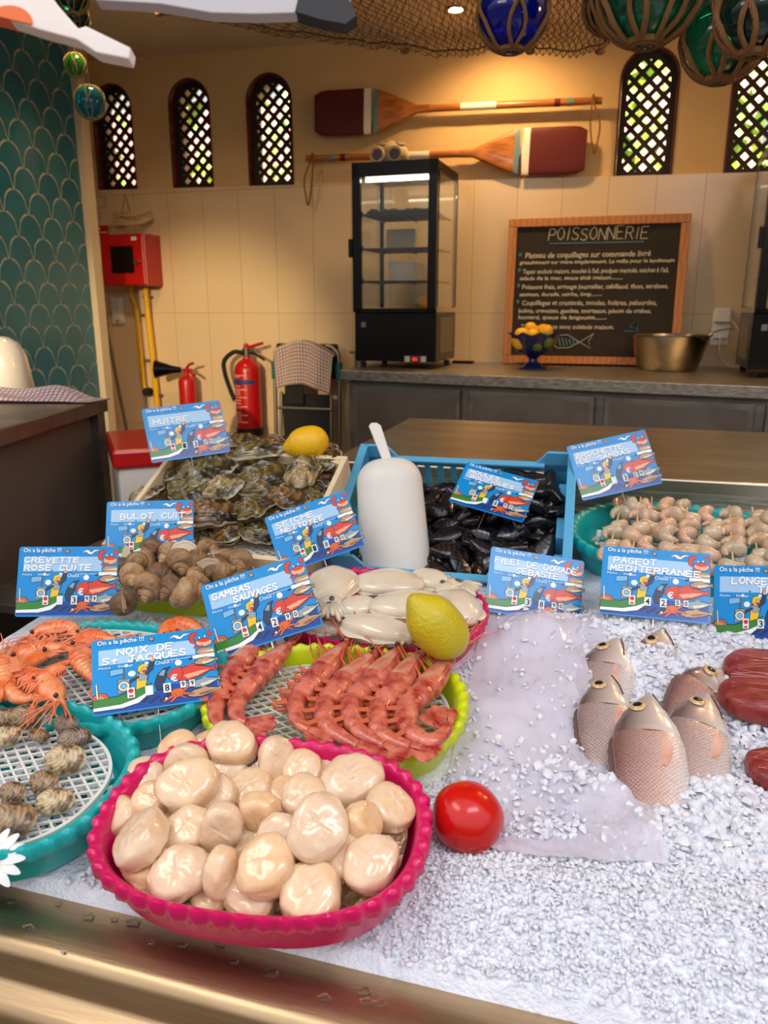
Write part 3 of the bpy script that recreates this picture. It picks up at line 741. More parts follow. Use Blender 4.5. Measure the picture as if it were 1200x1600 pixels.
for k, (dx, dy, dz, mm) in enumerate([(-.055, -.02, .145, 0), (.0, -.05, .140, 0), (.055, -.01, .155, 0), (-.02, .04, .165, 0), (.035, .045, .16, 0), (-.06, -.055, .112, 0), (.02, -.065, .105, 1), (.065, -.055, .118, 1), (-.02, .0, .12, 1), (.075, .02, .125, 1)]):
    fruit('lemon' if mm == 0 else 'lime', 'lemon in the blue glass bowl' if mm == 0 else 'green lime in the blue glass bowl', 'lemon' if mm == 0 else 'lime', (p.x+dx*.92, p.y+dy*.92, .95+dz), .075, .028, LEMON if mm == 0 else LIME, (k, k*.7, k*1.3), 'lemons in the glass bowl' if mm == 0 else 'limes in the glass bowl')
p = at_z(1042, 578, .95)
t = thing('steel_mixing_bowl', 'wide stainless steel bowl on the back counter', 'bowl', (p.x, p.y, .95))
MB().lathe([(0, .001), (.112, 0), (.118, .004), (.160, .140), (.168, .143), (.168, .147), (.156, .146), (.113, .01), (0, .008)], 64, caps=False).build('bowl_body', mat('spun_steel', (176, 168, 156), .22, 1, aniso=(1, 1, 40), bump=.05, bs=12), t)
t = thing('ladle', 'steel ladle with its handle resting over the mixing bowl rim', 'ladle', (p.x, p.y, .95))
MB().tube(cat_rom([(.03, .0, .02), (.12, .0, .10), (.165, -.005, .156), (.22, -.01, .172), (.245, -.01, .17)], 5), .0045, 8).build('handle', STEEL_BRIGHT, t)
MB().ell((.0, 0, .035), (.04, .04, .022), 20, 10).build('cup', STEEL_BRIGHT, t)
p = at_y(1127, 505, WY-.03)
t = thing('socket_adapter', 'white plug sockets on the tiles behind the steel bowl', 'socket', (p.x, WY-.02, p.z))
MB().box((0, -.008, -.02), (.075, .012, .15)).build('back_plate', WHITE, t, smooth=0, bevel=.002)
MB().box((.0, -.03, .035), (.062, .045, .06)).build('adapter', WHITE, t, smooth=0, bevel=.004)
MB().box((.0, -.025, -.05), (.062, .03, .03)).build('plug', WHITE, t, smooth=0, bevel=.003)
MB().tube(cat_rom([(0, -.04, -.05), (.0, -.05, -.12), (.03, -.03, -.17), (.08, -.02, -.19), (.13, -.03, -.16)], 6), .003, 6).build('cable', WHITE, t)
MB().tube(cat_rom([(.03, -.04, .02), (.07, -.05, -.03), (.09, -.03, -.10), (.12, -.03, -.15)], 6), .003, 6).build('cable', WHITE, t)

# ---------------------------------------------------------------- middle worktable
t = thing('worktable', 'low brushed steel worktable behind the fish display', 'table', (.1, 1.92, 0))
P = [at_z(640, 653, .88), at_z(1162, 674, .88), (.42, 1.565, .88), (-.66, 1.565, .88)]
P = [(-.57-.1, 2.262-1.92), (.44-.1, 2.255-1.92), (.62-.1, 1.562-1.92), (-.57-.1, 1.562-1.92)]
MB().prism(P, .85, .88).build('tabletop', mat('worktop_steel', (182, 174, 162), .36, 1, c2=(156, 148, 136), ns=4, aniso=(1, 3, 1), bump=.1, bs=18), t, smooth=0, bevel=.004)
MB().box((-.07, -.35, .83), (1.14, .012, .055)).build('front_apron', STEEL, t, smooth=0)
for x_, y_ in ((-.62, -.32), (.40, -.32), (-.62, .30), (.28, .30)): MB().box((x_, y_, .425), (.035, .035, .85)).build('leg', STEEL_DARK, t, smooth=0)
MB().box((-.1, 0, .25), (1.0, .58, .02)).build('lower_shelf', STEEL_DARK, t, smooth=0)

# ---------------------------------------------------------------- left counter
t = thing('side_counter', 'dark steel side counter at the left with a plain panel', 'counter', (-1.28, 1.78, 0))
d = Vector((-1.152+1.281, 1.249-1.779)).normalized()
P = [(0, 0), (d.x*1.0, d.y*1.0), (d.x*1.0-.95, d.y*1.0), (-1.08, 0)]
MB().prism(P, .935, .97).build('worktop', mat('counter_top_dark', (170, 160, 152), .42, 1, c2=(140, 132, 124), ns=9), t, smooth=0, bevel=.003)
P = [(-.03, -.03), (d.x*1.0-.03, d.y*1.0), (d.x*1.0-.9, d.y*1.0), (-1.05, -.03)]
MB().prism(P, .0, .935).build('side_panel', mat('brown_grey_panel', (110, 94, 84), .45, .3, c2=(98, 84, 75), ns=3), t, smooth=0)
MB().box((-.018, -.03, .47), (.03, .03, .93)).build('corner_post', STEEL_DARK, t, smooth=0)
# mixer and towel on it
p = at_z(0, 612, .97)
t = thing('white_kettle', 'white rounded kitchen machine at the left edge of the side counter', 'appliance', (p.x-.01, p.y+.02, .97))
WG = mat('white_enamel', (226, 220, 206), .2, coat=.5)
MB().lathe([(0, 0), (.085, 0), (.088, .01), (.082, .06), (.076, .10), (.060, .135), (.035, .152), (.015, .156), (0, .156)], 40, caps=False).build('body', WG, t)
MB().lathe([(0, .156), (.016, .156), (.014, .168), (0, .170)], 16, caps=False).build('knob', BLACK, t)
MB().box((.01, -.082, .085), (.03, .01, .08)).build('front_panel', STEEL_DARK, t, smooth=0, bevel=.004)
rows = []; c0 = at_z(50, 628, .97); 
for i in range(25):
    v = i/24; row = []
    for j in range(41):
        u = j/40; x_ = -.19+.34*u; y_ = -.06+.16*v*(1-.45*u) + .07*u
        hgt = .004 + .030*math.sin(PI*v)**.7*math.sin(PI*min(1, u*1.05+.03))**.6*(1+.35*math.sin(9*u+3*v)+.25*math.sin(14*v+5*u))
        row.append((x_, y_, max(.003, hgt)))
    rows.append(row)
o = cloth('checked_towel', rows, check_mat('checked_linen_pink', (206, 188, 188), (110, 60, 70), 26)); o.location = (c0.x+.02, c0.y-.01, .971)
tag(o, 'crumpled checked towel lying on the side counter', 'towel')
# red lid and white box behind the oysters
t = thing('cool_box', 'white cool box with a red lid behind the oyster crate', 'box', (-1.06, 1.70, 0), (0, 0, math.radians(38)))
MB().box((0, 0, .43), (.26, .30, .83)).build('box_body', mat('polystyrene', (226, 222, 214), .6), t, smooth=0, bevel=.01)
MB().box((0, 0, .865), (.28, .32, .045)).build('red_lid', RED, t, smooth=0, bevel=.008)
# ---------------------------------------------------------------- the fish display
t = thing('fish_counter', 'steel fish display counter with a broad brushed front rim', 'counter', (0, .49, 0))
BX0, BX1 = -.90, 1.0
def brim():
    # profile (y, z) of the front rim, extruded along X
    pr = [(.045, .50), (.045, .600), (.040, .634), (.030, .640), (-.022, .640), (-.030, .637), (-.034, .630), (-.034, .606), (-.037, .602), (-.052, .600), (-.058, .595), (-.060, .585), (-.060, .2), (.0, .2), (.0, .5)]
    m = MB(); n = len(pr)
    rows = [[(x, y, z) for y, z in pr] for x in (BX0-.1, BX1)]
    return m.grid(rows, 0, None, True, True, True)
brim().build('front_rim', mat('rim_steel', (196, 166, 128), .38, 1, c2=(174, 146, 112), ns=7, aniso=(1, 12, 12), bump=.05, bs=40), t, smooth=50)
MB().box((.05, .55, .52), (1.9, 1.0, .04)).build('ice_pan', STEEL, t, smooth=0)
MB().box((-.87, .50, .60), (.02, .9, .20)).build('side_wall', STEEL_DARK, t, smooth=0)
MB().box((.0, 1.03, .76), (1.75, .012, .10)).build('rear_wall', STEEL, t, smooth=0)
MB().box((.0, 1.045, .81), (1.75, .04, .010)).build('rear_rim', STEEL, t, smooth=0)
MB().box((-1.0, .95, .66), (.26, .70, .02)).box((-1.0, 1.30, .69), (.26, .02, .06)).build('left_drainer', STEEL_DARK, t, smooth=0, bevel=.003)
drp = MB(); rnd = random.Random(12)
for (x, y) in [(20, 1408), (45, 1450), (140, 1432), (92, 1412), (100, 1487), (345, 1474), (366, 1502), (425, 1520), (508, 1560), (570, 1548), (574, 1565), (595, 1568), (235, 1473), (285, 1476), (180, 1436), (210, 1440)]:
    p = at_z(x, y, .6405); r = rnd.uniform(.002, .0055)
    drp.ell((p.x, p.y-.49, .6405), (r*1.5, r, r*.45), 12, 6, fn=lambda d: 1+.2*math.sin(5*d.x+d.y*3))
tag(drp.build('water_drops', mat('water', (235, 240, 245), .02, trans=1, ior=1.33), t), kind='stuff')

def hump(x, y):
    fx_ = 1/(1+math.exp(-(x+.13)/.045))
    g = .030*fx_*math.exp(-((y-.605)/.055)**2)
    return g
MOUNDS = []   # (x, y, radius, height)
for px, py, r, h in ((935, 1045, .05, .014), (1000, 1050, .04, .018), (1050, 1040, .04, .012), (1100, 1080, .03, .008), (1145, 1080, .05, .018), (1050, 1320, .05, .022), (985, 1330, .04, .016), (950, 1240, .035, .020), (1110, 1250, .045, .020), (1165, 1150, .035, .012), (860, 990, .05, .012), (1000, 995, .06, .024), (1060, 1000, .05, .022), (950, 990, .04, .02), (840, 985, .05, .014), (1150, 1015, .05, .022), (1150, 1310, .05, .012), (875, 1200, .03, .006)):
    p = on_bed(px, py, .01); MOUNDS.append((p.x, p.y, r, h))
def ice_h(x, y):
    h = bed_z(y) + hump(x, y)
    for mx, my, r, k in MOUNDS:
        d2 = ((x-mx)**2+(y-my)**2)/(r*r)
        if d2 < 8: h += k*math.exp(-d2)
    h += .005*noise.noise(Vector((x*14, y*14, .3))) + .003*noise.noise(Vector((x*45, y*45, 1.3)))
    return h
rows = []
for i in range(121):
    y = .515 + (1.50-.515)*i/120
    if y > 1.2: pass
    rows.append([(x, y, ice_h(x, y) - (.06 if y < .523 else 0)) for x in [-.86 + 1.72*j/200 for j in range(201)]])
ib = MB().grid(rows).build('packed_ice', ICE_BASE, smooth=180)
tag(ib, 'packed bed of crushed ice filling the display counter', 'ice', kind='stuff')

# chips of ice
def chip_proto(rn):
    v = []
    n = rn.choice([5, 6, 7])
    for k in range(n):
        a = 2*PI*k/n + rn.uniform(-.3, .3); v.append((math.cos(a)*rn.uniform(.7, 1), math.sin(a)*rn.uniform(.6, 1), rn.uniform(-.35, -.1)))
    for k in range(n):
        a = 2*PI*k/n + rn.uniform(-.3, .3); v.append((math.cos(a)*rn.uniform(.45, .8), math.sin(a)*rn.uniform(.4, .75), rn.uniform(.2, .5)))
    f = [tuple(range(n))[::-1], tuple(range(n, 2*n))] + [(i, (i+1) % n, n+(i+1) % n, n+i) for i in range(n)]
    return v, f
rnd = random.Random(77)
PROTOS = [chip_proto(rnd) for _ in range(14)]
def chips(name, label, spots, parent=None, m=None):
    mb = MB()
    for (x, y, z, s_) in spots:
        v, f = rnd.choice(PROTOS)
        M = Matrix.Translation((x, y, z)) @ Euler((rnd.gauss(0, .7), rnd.gauss(0, .7), rnd.uniform(0, 6.3))).to_matrix().to_4x4() @ Matrix.Diagonal((s_, s_, s_*rnd.uniform(.6, 1.2), 1))
        mb.add(v, f, 0, M)
    o = mb.build(name, m or ICE, parent, smooth=75)
    return tag(o, label, 'ice', kind='stuff')
BASKETS = {}   # filled below: (x, y, a, b, yaw)
def in_basket(x, y, grow=.97):
    for (cx, cy, a, b, yw) in BASKETS.values():
        dx, dy = x-cx, y-cy; u = dx*math.cos(yw)+dy*math.sin(yw); v = -dx*math.sin(yw)+dy*math.cos(yw)
        if abs(u/(a*grow))**2.4+abs(v/(b*grow))**2.4 < 1: return True
    return False

# ---------------------------------------------------------------- baskets
PINK = mat('magenta_plastic', (208, 16, 92), .3, coat=.2, sss=.05)
LIMEP = mat('lime_plastic', (200, 214, 20), .3, coat=.2, sss=.05)
TEALP = mat('turquoise_plastic', (20, 168, 168), .3, coat=.2, sss=.05)
TRAYW = mat('white_lattice', (226, 222, 214), .4)
BA, BB = .164, .114
def sup(a, b, th, n=2.5):
    c, s = math.cos(th), math.sin(th)
    return (a*(abs(c)**(2/n))*(1 if c >= 0 else -1), b*(abs(s)**(2/n))*(1 if s >= 0 else -1))
def basket(key, label, px, py, m, yaw=0, sc=1.0, lift=0.0, tilt=0.0):
    h = .050*sc
    p = on_bed(px, py, h+lift); base = p - BED_N*h
    yw = math.radians(yaw); a, b = BA*sc, BB*sc
    BASKETS[key] = (p.x, p.y, a, b, yw)
    t = thing('scalloped_basket', label, 'basket', base, bed_rot(yw), 'scalloped plastic baskets')
    t['_h'] = h
    n = 384; nf = 46
    # walk at even arc length
    ths = [2*PI*k/2000 for k in range(2001)]; pts = [sup(1, b/a, q_) for q_ in ths]; L_ = [0]
    for k in range(2000): L_.append(L_[-1]+math.dist(pts[k], pts[k+1]))
    out = []; j = 0
    for k in range(n):
        s_ = L_[-1]*k/n
        while L_[j+1] < s_: j += 1
        out.append((pts[j][0], pts[j][1]))
    def ring(f, z, rip, zr=0):
        r = []
        for k, (x, y) in enumerate(out):
            w_ = .5-.5*math.cos(2*PI*nf*k/n)
            l = math.hypot(x, y); g = f*a*l
            g2 = g + rip*(w_-.5)
            r.append((x/l*g2, y/l*g2, z + zr*(w_-.5)))
        return r
    R_ = [ring(.86, 0, 0), ring(.885, .001, 0), ring(.90, .008, 0), ring(.945, h*.62, 0), ring(.95, h*.66, .0003), ring(.985, h*.66, .0022*sc), ring(1.0, h*.72, .0034*sc, 0), ring(1.0, h*.93, .0040*sc, .001), ring(.985, h*1.0, .0030*sc, .0022), ring(.955, h*1.0, .001*sc, .0028), ring(.932, h*.95, .0005*sc, .001), ring(.915, h*.88, 0), ring(.89, h*.5, 0), ring(.84, .010, 0), ring(.78, .005, 0)]
    b_ = MB().grid(R_, 0, None, True, True, True); o = b_.build('bowl', m, t, smooth=50)
    return t
def local_spots(t, n, zf, smin, smax, a=.80, b=.80, seed=1):
    r_ = random.Random(seed); out = []
    M = t.matrix_basis
    while len(out) < n:
        x, y = r_.uniform(-1, 1), r_.uniform(-1, 1)
        if abs(x)**2.5+abs(y)**2.5 > 1: continue
        p = M @ Vector((x*BA*a, y*BB*b, zf + r_.uniform(-.003, .003))); out.append((p.x, p.y, p.z, r_.uniform(smin, smax)))
    return out
def lattice_tray(label, t, z, sc, ang=30, cell=.0115):
    a, b = BA*sc, BB*sc
    o = thing('lattice_tray', label, 'tray', t.matrix_basis @ Vector((0, 0, z)), t.rotation_euler, 'white lattice drain trays')
    rim = MB(); P = [sup(a, b, 2*PI*k/120, 2.3) for k in range(120)]
    rows = [[(x*f, y*f, zz) for x, y in P] for f, zz in ((.97, .0), (1.0, .0), (1.0, .005), (.97, .005), (.97, 0))]
    rim.grid(rows, 0, None, True); rim.build('tray_rim', TRAYW, o)
    g = MB()
    def ins(x, y): return abs(x/(a*.98))**2.3+abs(y/(b*.98))**2.3 < 1
    for aa in (ang, -ang):
        A_ = math.radians(aa); d = Vector((math.cos(A_), math.sin(A_))); nr = Vector((-d.y, d.x))
        for k in range(-30, 31):
            o2 = nr*(k*cell); ts = [s_*.003 for s_ in range(-80, 81) if ins(*(o2+d*(s_*.003)))]
            if len(ts) < 2: continue
            pa, pb = o2+d*ts[0], o2+d*ts[-1]; mid = (pa+pb)/2
            g.box((0, 0, 0), ((pb-pa).length, .0026, .0028), 0, TR((mid.x, mid.y, .0025+(.0003 if aa > 0 else -.0003)), 0, 0, aa))
    g.build('lattice', TRAYW, o, smooth=0)
    return o
MBK = lambda t, x, y, z: t.matrix_basis @ Vector((x, y, z))
bpy.context.view_layer.update()

b_pink = basket('pink', 'magenta scalloped basket at the front, full of raw scallops', 408, 1273, PINK, 5, 1.0, .014)
b_lime = basket('lime', 'lime green scalloped basket with whole red prawns', 523, 1086, LIMEP, 4, .99, -.002)
b_squid = basket('squid', 'magenta scalloped basket of white cuttlefish behind the red prawns', 590, 944, PINK, -3, 1.0, -.006)
b_mid = basket('mid', 'turquoise scalloped basket of orange cooked shrimps at the left', 163, 1042, TEALP, 0, 1.0, .002)
b_low = basket('low', 'turquoise scalloped basket of striped clams at the left edge', -25, 1190, TEALP, -4, 1.04, .006)
b_whelk = basket('whelk', 'lime scalloped basket mostly hidden beneath the whelks', 285, 888, LIMEP, 3, .84, -.002)
b_skew = basket('skew', 'turquoise scalloped basket of prawn skewers at the right', 1068, 832, TEALP, -3, 1.15, .0)
for t, z, sc, lb, ang in ((b_lime, .022, .86, 'white lattice tray under the red prawns', 28), (b_mid, .036, .90, 'white lattice tray under the orange cooked shrimps', 33), (b_low, .030, .86, 'white lattice tray under the striped clams', 33), (b_whelk, .050, 1.08, 'white lattice tray under the brown whelks', 33)):
    lattice_tray(lb, t, z, sc, ang)
sp = local_spots(b_low, 520, .016, .005, .009, .82, .82, 1) + local_spots(b_skew, 420, .030, .005, .010, .86, .86, 2) + local_spots(b_mid, 350, .014, .005, .009, .8, .8, 3) + local_spots(b_lime, 300, .011, .004, .007, .78, .78, 5)
chips('ice_in_baskets', 'crushed ice lying inside the baskets under the trays', sp)

# foil under the scallops
rows = []
for i in range(30):
    r = (i/29)
    row = []
    for k in range(90):
        x, y = sup(BA*.86*r, BB*.86*r, 2*PI*k/90)
        row.append((x, y, .012+.030*max(0, r-.75)*3*.8 + .006*noise.noise(Vector((x*70, y*70, 2)))+.004*noise.noise(Vector((x*180, y*180, 5)))))
    rows.append(row)
fo = MB().grid(rows, 0, None, True).build('aluminium_foil', mat('foil', (240, 232, 214), .3, 1, bump=1, bs=120), None, b_pink.location, b_pink.rotation_euler, smooth=20)
tag(fo, 'crumpled aluminium foil lining the basket of scallops', 'foil')

# ---------------------------------------------------------------- scallops
SC = [mat('scallop_meat_%s' % k, c, .24, c2=c2, ns=34, bump=.3, bs=110, sss=.35, coat=.8, detail=2) for k, c, c2 in (('peach', (230, 184, 136), (238, 200, 158)), ('ivory', (234, 204, 168), (228, 190, 150)), ('pale', (224, 188, 152), (234, 204, 172)))]
def scallop_mesh(seed, H=.026):
    r_ = random.Random(seed); b = MB(); rows = []
    ph = r_.uniform(0, 6); e1 = r_.uniform(.03, .10)
    prof = []
    for sg in (-1, 1):
        q_ = [.02, .16, .30, .44, .57, .68, .78, .86, .925, .97, .993][::sg*-1 if sg > 0 else 1]
        for rr in q_: prof.append((rr, sg*(1-rr**3.5)**(1/3.5)))
    prof.insert(11, (1.0, 0))
    for rr, zz in prof:
        row = []
        for k in range(36):
            a = 2*PI*k/36
            f = 1+e1*math.cos(2*a+ph)+.03*math.sin(3*a+ph*2)
            d = Vector((math.cos(a)*rr, math.sin(a)*rr, zz))
            f2 = 1+.10*noise.noise(d*1.3+Vector((seed*3.1, 0, 0)))+.035*noise.noise(d*3+Vector((seed, 2, 0)))
            row.append((d.x*f*f2*.0245, d.y*f*f2*.0245, zz*H/2*f2+.0016*noise.noise(Vector((d.x*9, d.y*1.5, seed)))))
        rows.append(row)
    b.grid(rows, 0, None, True, True, True)
    me = b
    return me
SCM = [scallop_mesh(s, h).build('raw_scallop', SC[s % 3]) for s, h in ((1, .026), (2, .022), (3, .030), (4, .024), (5, .028))]
SL = [(362, 1163, 37, .050, 20, 0), (432, 1187, 32, .044, 55, 60), (279, 1177, 34, .034, 15, 0), (291, 1196, 34, .040, 60, 10), (226, 1218, 32, .036, 20, 0), (294, 1227, 43, .062, 25, 20),
      (337, 1245, 32, .046, 30, 0), (238, 1250, 30, .046, 20, 0), (188, 1276, 31, .038, 30, -40), (221, 1312, 43, .058, 30, -60), (294, 1298, 38, .046, 20, 0), (345, 1293, 35, .058, 75, 20),
      (407, 1269, 31, .060, 85, 10), (473, 1206, 34, .036, 25, 0), (550, 1223, 45, .056, 20, 0), (478, 1250, 38, .052, 20, 0), (497, 1293, 48, .074, 35, 40), (567, 1284, 32, .062, 50, 90), (610, 1262, 38, .050, 30, 80),
      (579, 1349, 42, .048, 25, 30), (531, 1339, 37, .046, 30, 0), (439, 1312, 38, .056, 35, 0), (417, 1354, 46, .056, 20, 0), (485, 1397, 49, .044, 15, 0), (391, 1395, 42, .032, 20, 0), (347, 1363, 34, .050, 80, 80),
      (280, 1366, 44, .044, 20, 0), (229, 1348, 40, .034, 20, 0), (391, 1235, 36, .034, 15, 0), (352, 1203, 32, .030, 15, 0), (391, 1303, 34, .036, 15, 0), (458, 1342, 34, .036, 20, 0), (325, 1170, 28, .026, 15, 0), (265, 1270, 30, .030, 15, 0), (330, 1330, 34, .030, 15, 0), (520, 1245, 34, .030, 10, 0), (560, 1310, 34, .028, 10, 0), (450, 1240, 30, .028, 10, 0), (330, 1400, 30, .024, 10, 0), (508, 1190, 28, .028, 10, 0)]
rnd = random.Random(31); first = set()
sc_lab = {0: 'round scallop at the top edge of the magenta basket, nearest the prawns', 5: 'big ridged scallop on the upper left of the scallop pile', 9: 'plump orange-tinted scallop at the left of the scallop pile', 12: 'small scallop standing on edge in the middle of the pile', 14: 'large round scallop at the upper right of the pile', 16: 'large round ridged scallop topmost in the middle of the pile', 23: 'round scallop at the front rim of the basket beside bare foil', 19: 'smooth scallop at the right side of the pile above the foil', 25: 'wedge-shaped scallop on edge near the front of the pile', 18: 'scallop at the far right of the pile against the basket wall'}
for i, (px, py, r, lift, tl_, az) in enumerate(SL):
    src = SCM[i % 5]
    o = src if i % 5 not in first else src.copy()
    if i % 5 in first: COL.objects.link(o)
    first.add(i % 5)
    p = on_bed(px, py, lift+.010); dep = (p-CAM).dot(FW)
    s_ = (r/F_PX*dep)/.0245*1.05
    o.location = p; o.scale = (s_,)*3
    o.rotation_euler = (Matrix.Rotation(BED_T, 3, 'X') @ Matrix.Rotation(math.radians(az), 3, 'Z') @ Matrix.Rotation(math.radians(tl_), 3, 'X') @ Matrix.Rotation(rnd.uniform(0, 6), 3, 'Z')).to_euler()
    tag(o, sc_lab.get(i, 'raw pale scallop in the heap in the magenta basket'), 'scallop', 'raw scallops in the magenta basket')

# ---------------------------------------------------------------- prawns
def prawn_mats(tag_, c, c2, leg):
    return (mat(tag_+'_shell', c, .22, c2=c2, ns=55, bump=.3, bs=300, coat=.7, sss=.1, contrast=.45), mat(tag_+'_legs', leg, .35, coat=.3))
PR_RAW = prawn_mats('red_prawn', (160, 40, 30), (216, 120, 96), (206, 100, 60))
PR_PALE = mat('prawn_flesh_grey', (208, 150, 122), .25, c2=(200, 96, 70), ns=60, coat=.6, sss=.15)
PR_COOK = prawn_mats('cooked_shrimp', (232, 96, 34), (246, 158, 104), (238, 140, 96))
EYE = mat('black_eye', (8, 8, 8), .1, coat=1)
def prawn(label, name, group, pts, lift, r, mats, belly=1, antennae=True, cook=False, seed=0):
    """pts: pixels from rostrum to tail; laid on the bed plane at lift"""
    W_ = [on_bed(x, y, lift) for x, y in pts]; O = W_[len(W_)//2].copy()
    X, V = Vector((1, 0, 0)), BED_V
    loc = [Vector(((p-O).dot(X), (p-O).dot(V), 0)) for p in W_]
    C = cat_rom(loc, 12)
    ln = [0]
    for i in range(1, len(C)): ln.append(ln[-1]+(C[i]-C[i-1]).length)
    T = ln[-1]
    def at(u):
        s_ = max(0, min(1, u))*T
        for i in range(1, len(C)):
            if ln[i] >= s_: f = (s_-ln[i-1])/max(ln[i]-ln[i-1], 1e-9); return C[i-1].lerp(C[i], f)
        return C[-1]
    t = thing(name, label, 'prawn', O, bed_rot(), group)
    rows = []; N = 84; mi = []
    seg = [.40, .48, .56, .64, .72, .80, .88]
    Z = Vector((0, 0, 1))
    def frame(u):
        d = (at(u+.012)-at(u-.012)).normalized(); return d, d.cross(Z)*belly   # side = belly side
    for i in range(N):
        u = i/(N-1)
        if u < .10: k = .10+.42*(u/.10)
        elif u < .38: k = .52+.48*math.sin((u-.10)/.28*PI/2)
        else: k = 1.0-.62*((u-.38)/.62)**1.4
        if u > .40:
            for q_ in range(len(seg)-1):
                if seg[q_] <= u < seg[q_+1]:
                    f = (u-seg[q_])/(seg[q_+1]-seg[q_]); k *= .87+.19*f**.5
        elif u > .385: k *= .90
        p = at(u*.93); d, sd = frame(u*.93)
        row = []
        for j in range(18):
            a = 2*PI*j/18; c_, s_ = math.cos(a), math.sin(a)
            bl = 1.15 if c_ > 0 and u > .12 and u < .42 else 1.0   # deeper carapace under
            row.append(p + sd*(c_*r*k*bl) + Z*(s_*r*k*.78))
        rows.append(row)
    b = MB(); b.grid(rows, 0, None, True, True, True)
    if not cook: b.m = [1 if .12 < (i//18)/(N-1) < .36 and (i % 18) in (15, 16, 17, 0, 1, 2, 3, 4, 5) else 0 for i in range(len(b.m))]
    body = b.build('body', [mats[0], PR_PALE] if not cook else mats[0], t, smooth=70)
    # rostrum
    d, sd = frame(.02); p0 = at(.03)
    MB().tube([p0+d*.004-sd*r*.15, p0-d*r*.9-sd*r*.25, p0-d*r*2.2-sd*r*.05], [r*.3, r*.16, r*.03], 6).build('rostrum', mats[0], t)
    for s_ in (1,):
        q_ = at(.065); MB().ell(q_+sd*r*.12+Z*r*.55, (r*.20,)*3, 10, 8).build('eye', EYE, t)
    rn = random.Random(seed)
    lg = MB()
    for k in range(7):   # walking legs
        u = .14+.035*k; q_ = at(u*.93); d, sd = frame(u*.93)
        e1 = q_+sd*r*(1.5+.3*rn.random())-d*r*(.4+rn.random()*.8)+Z*r*rn.uniform(-.4, .6); e2 = e1+sd*r*(.7+.8*rn.random())-d*r*(1.2+rn.random())+Z*r*rn.uniform(-.5, .1)
        lg.tube([q_+sd*r*.6, e1, e2], [r*.10, r*.075, r*.03], 5)
    lg.build('walking_legs', mats[1], t)
    lg = MB()
    for k in range(5):   # swimmerets
        u = .44+.075*k; q_ = at(u*.93); d, sd = frame(u*.93)
        for w_ in (-.25, .3):
            e1 = q_+sd*r*(1.25)+Z*r*w_+d*r*.1; e2 = q_+sd*r*(1.75+.2*rn.random())+Z*r*w_-d*r*.5
            lg.tube([q_+sd*r*.55+Z*r*w_, e1, e2], [r*.20, r*.17, r*.04], 6)
    lg.build('swimmerets', mats[1], t)
    fan = MB(); q_ = at(.90); d, sd = frame(.94)
    for a in (-32, -15, 0, 15, 32):
        dd = Matrix.Rotation(math.radians(a), 3, 'Z') @ d; ss = dd.cross(Z)
        L_ = r*2.5*(1-.12*abs(a)/32)
        rows = [[q_+dd*(L_*f)+ss*(w_*r*.42)*c_+Z*(.0011*s_+r*.1*(abs(a) < 5)) for c_, s_ in ((1, 0), (.5, 1), (-.5, 1), (-1, 0), (-.5, -1), (.5, -1))] for f, w_ in ((0, .5), (.4, .85), (.8, 1), (1, .55))]
        fan.grid(rows, 0, None, True, True, True)
    fan.build('tail_fan', mats[0], t)
    if antennae:
        an = MB(); d, sd = frame(.02); p0 = at(.03)
        for k in range(11):
            a1 = rn.uniform(-.7, 1.1); dd = (-d*math.cos(a1)+sd*math.sin(a1)); L_ = rn.uniform(2.0, 5.5)*r
            an.tube(cat_rom([p0+Z*r*.2, p0+dd*L_*.5+Z*r*rn.uniform(.1, .8), p0+dd*L_+sd*r*rn.uniform(-.4, .8)+Z*r*rn.uniform(-.2, 1.2)], 3), [r*.055]*6+[r*.03], 4)
        an.build('antennae', mats[1], t)
    return t
G_ = 'whole red prawns on the lattice tray'
PL = [('leftmost whole red prawn, half under the price sign', [(415, 990), (388, 1022), (357, 1060), (338, 1100), (342, 1132), (372, 1140)]),
      ('second whole red prawn from the left, its head touching the price sign', [(458, 1000), (432, 1028), (400, 1060), (372, 1095), (372, 1122), (402, 1134)]),
      ('third red prawn from the left, right of the bare lattice', [(543, 1000), (520, 1032), (490, 1065), (463, 1098), (468, 1130), (500, 1148)]),
      ('fourth red prawn from the left in the row', [(592, 1012), (570, 1038), (535, 1070), (508, 1106), (514, 1136), (556, 1164), (582, 1170)]),
      ('middle prawn of the close group of five', [(630, 1006), (608, 1036), (578, 1068), (548, 1104), (560, 1140), (600, 1164), (622, 1172)]),
      ('second red prawn from the right in the row', [(664, 1012), (642, 1042), (617, 1078), (590, 1112), (597, 1145), (640, 1166), (664, 1164)]),
      ('rightmost red prawn with a tightly curled tail', [(712, 1018), (692, 1045), (668, 1076), (637, 1108), (640, 1140), (672, 1158), (698, 1138), (688, 1118)])]
for k, (lb, pts) in enumerate(PL): prawn(lb, 'red_prawn', G_, pts, .046+.001*k, .0172, PR_RAW, belly=1, seed=k)
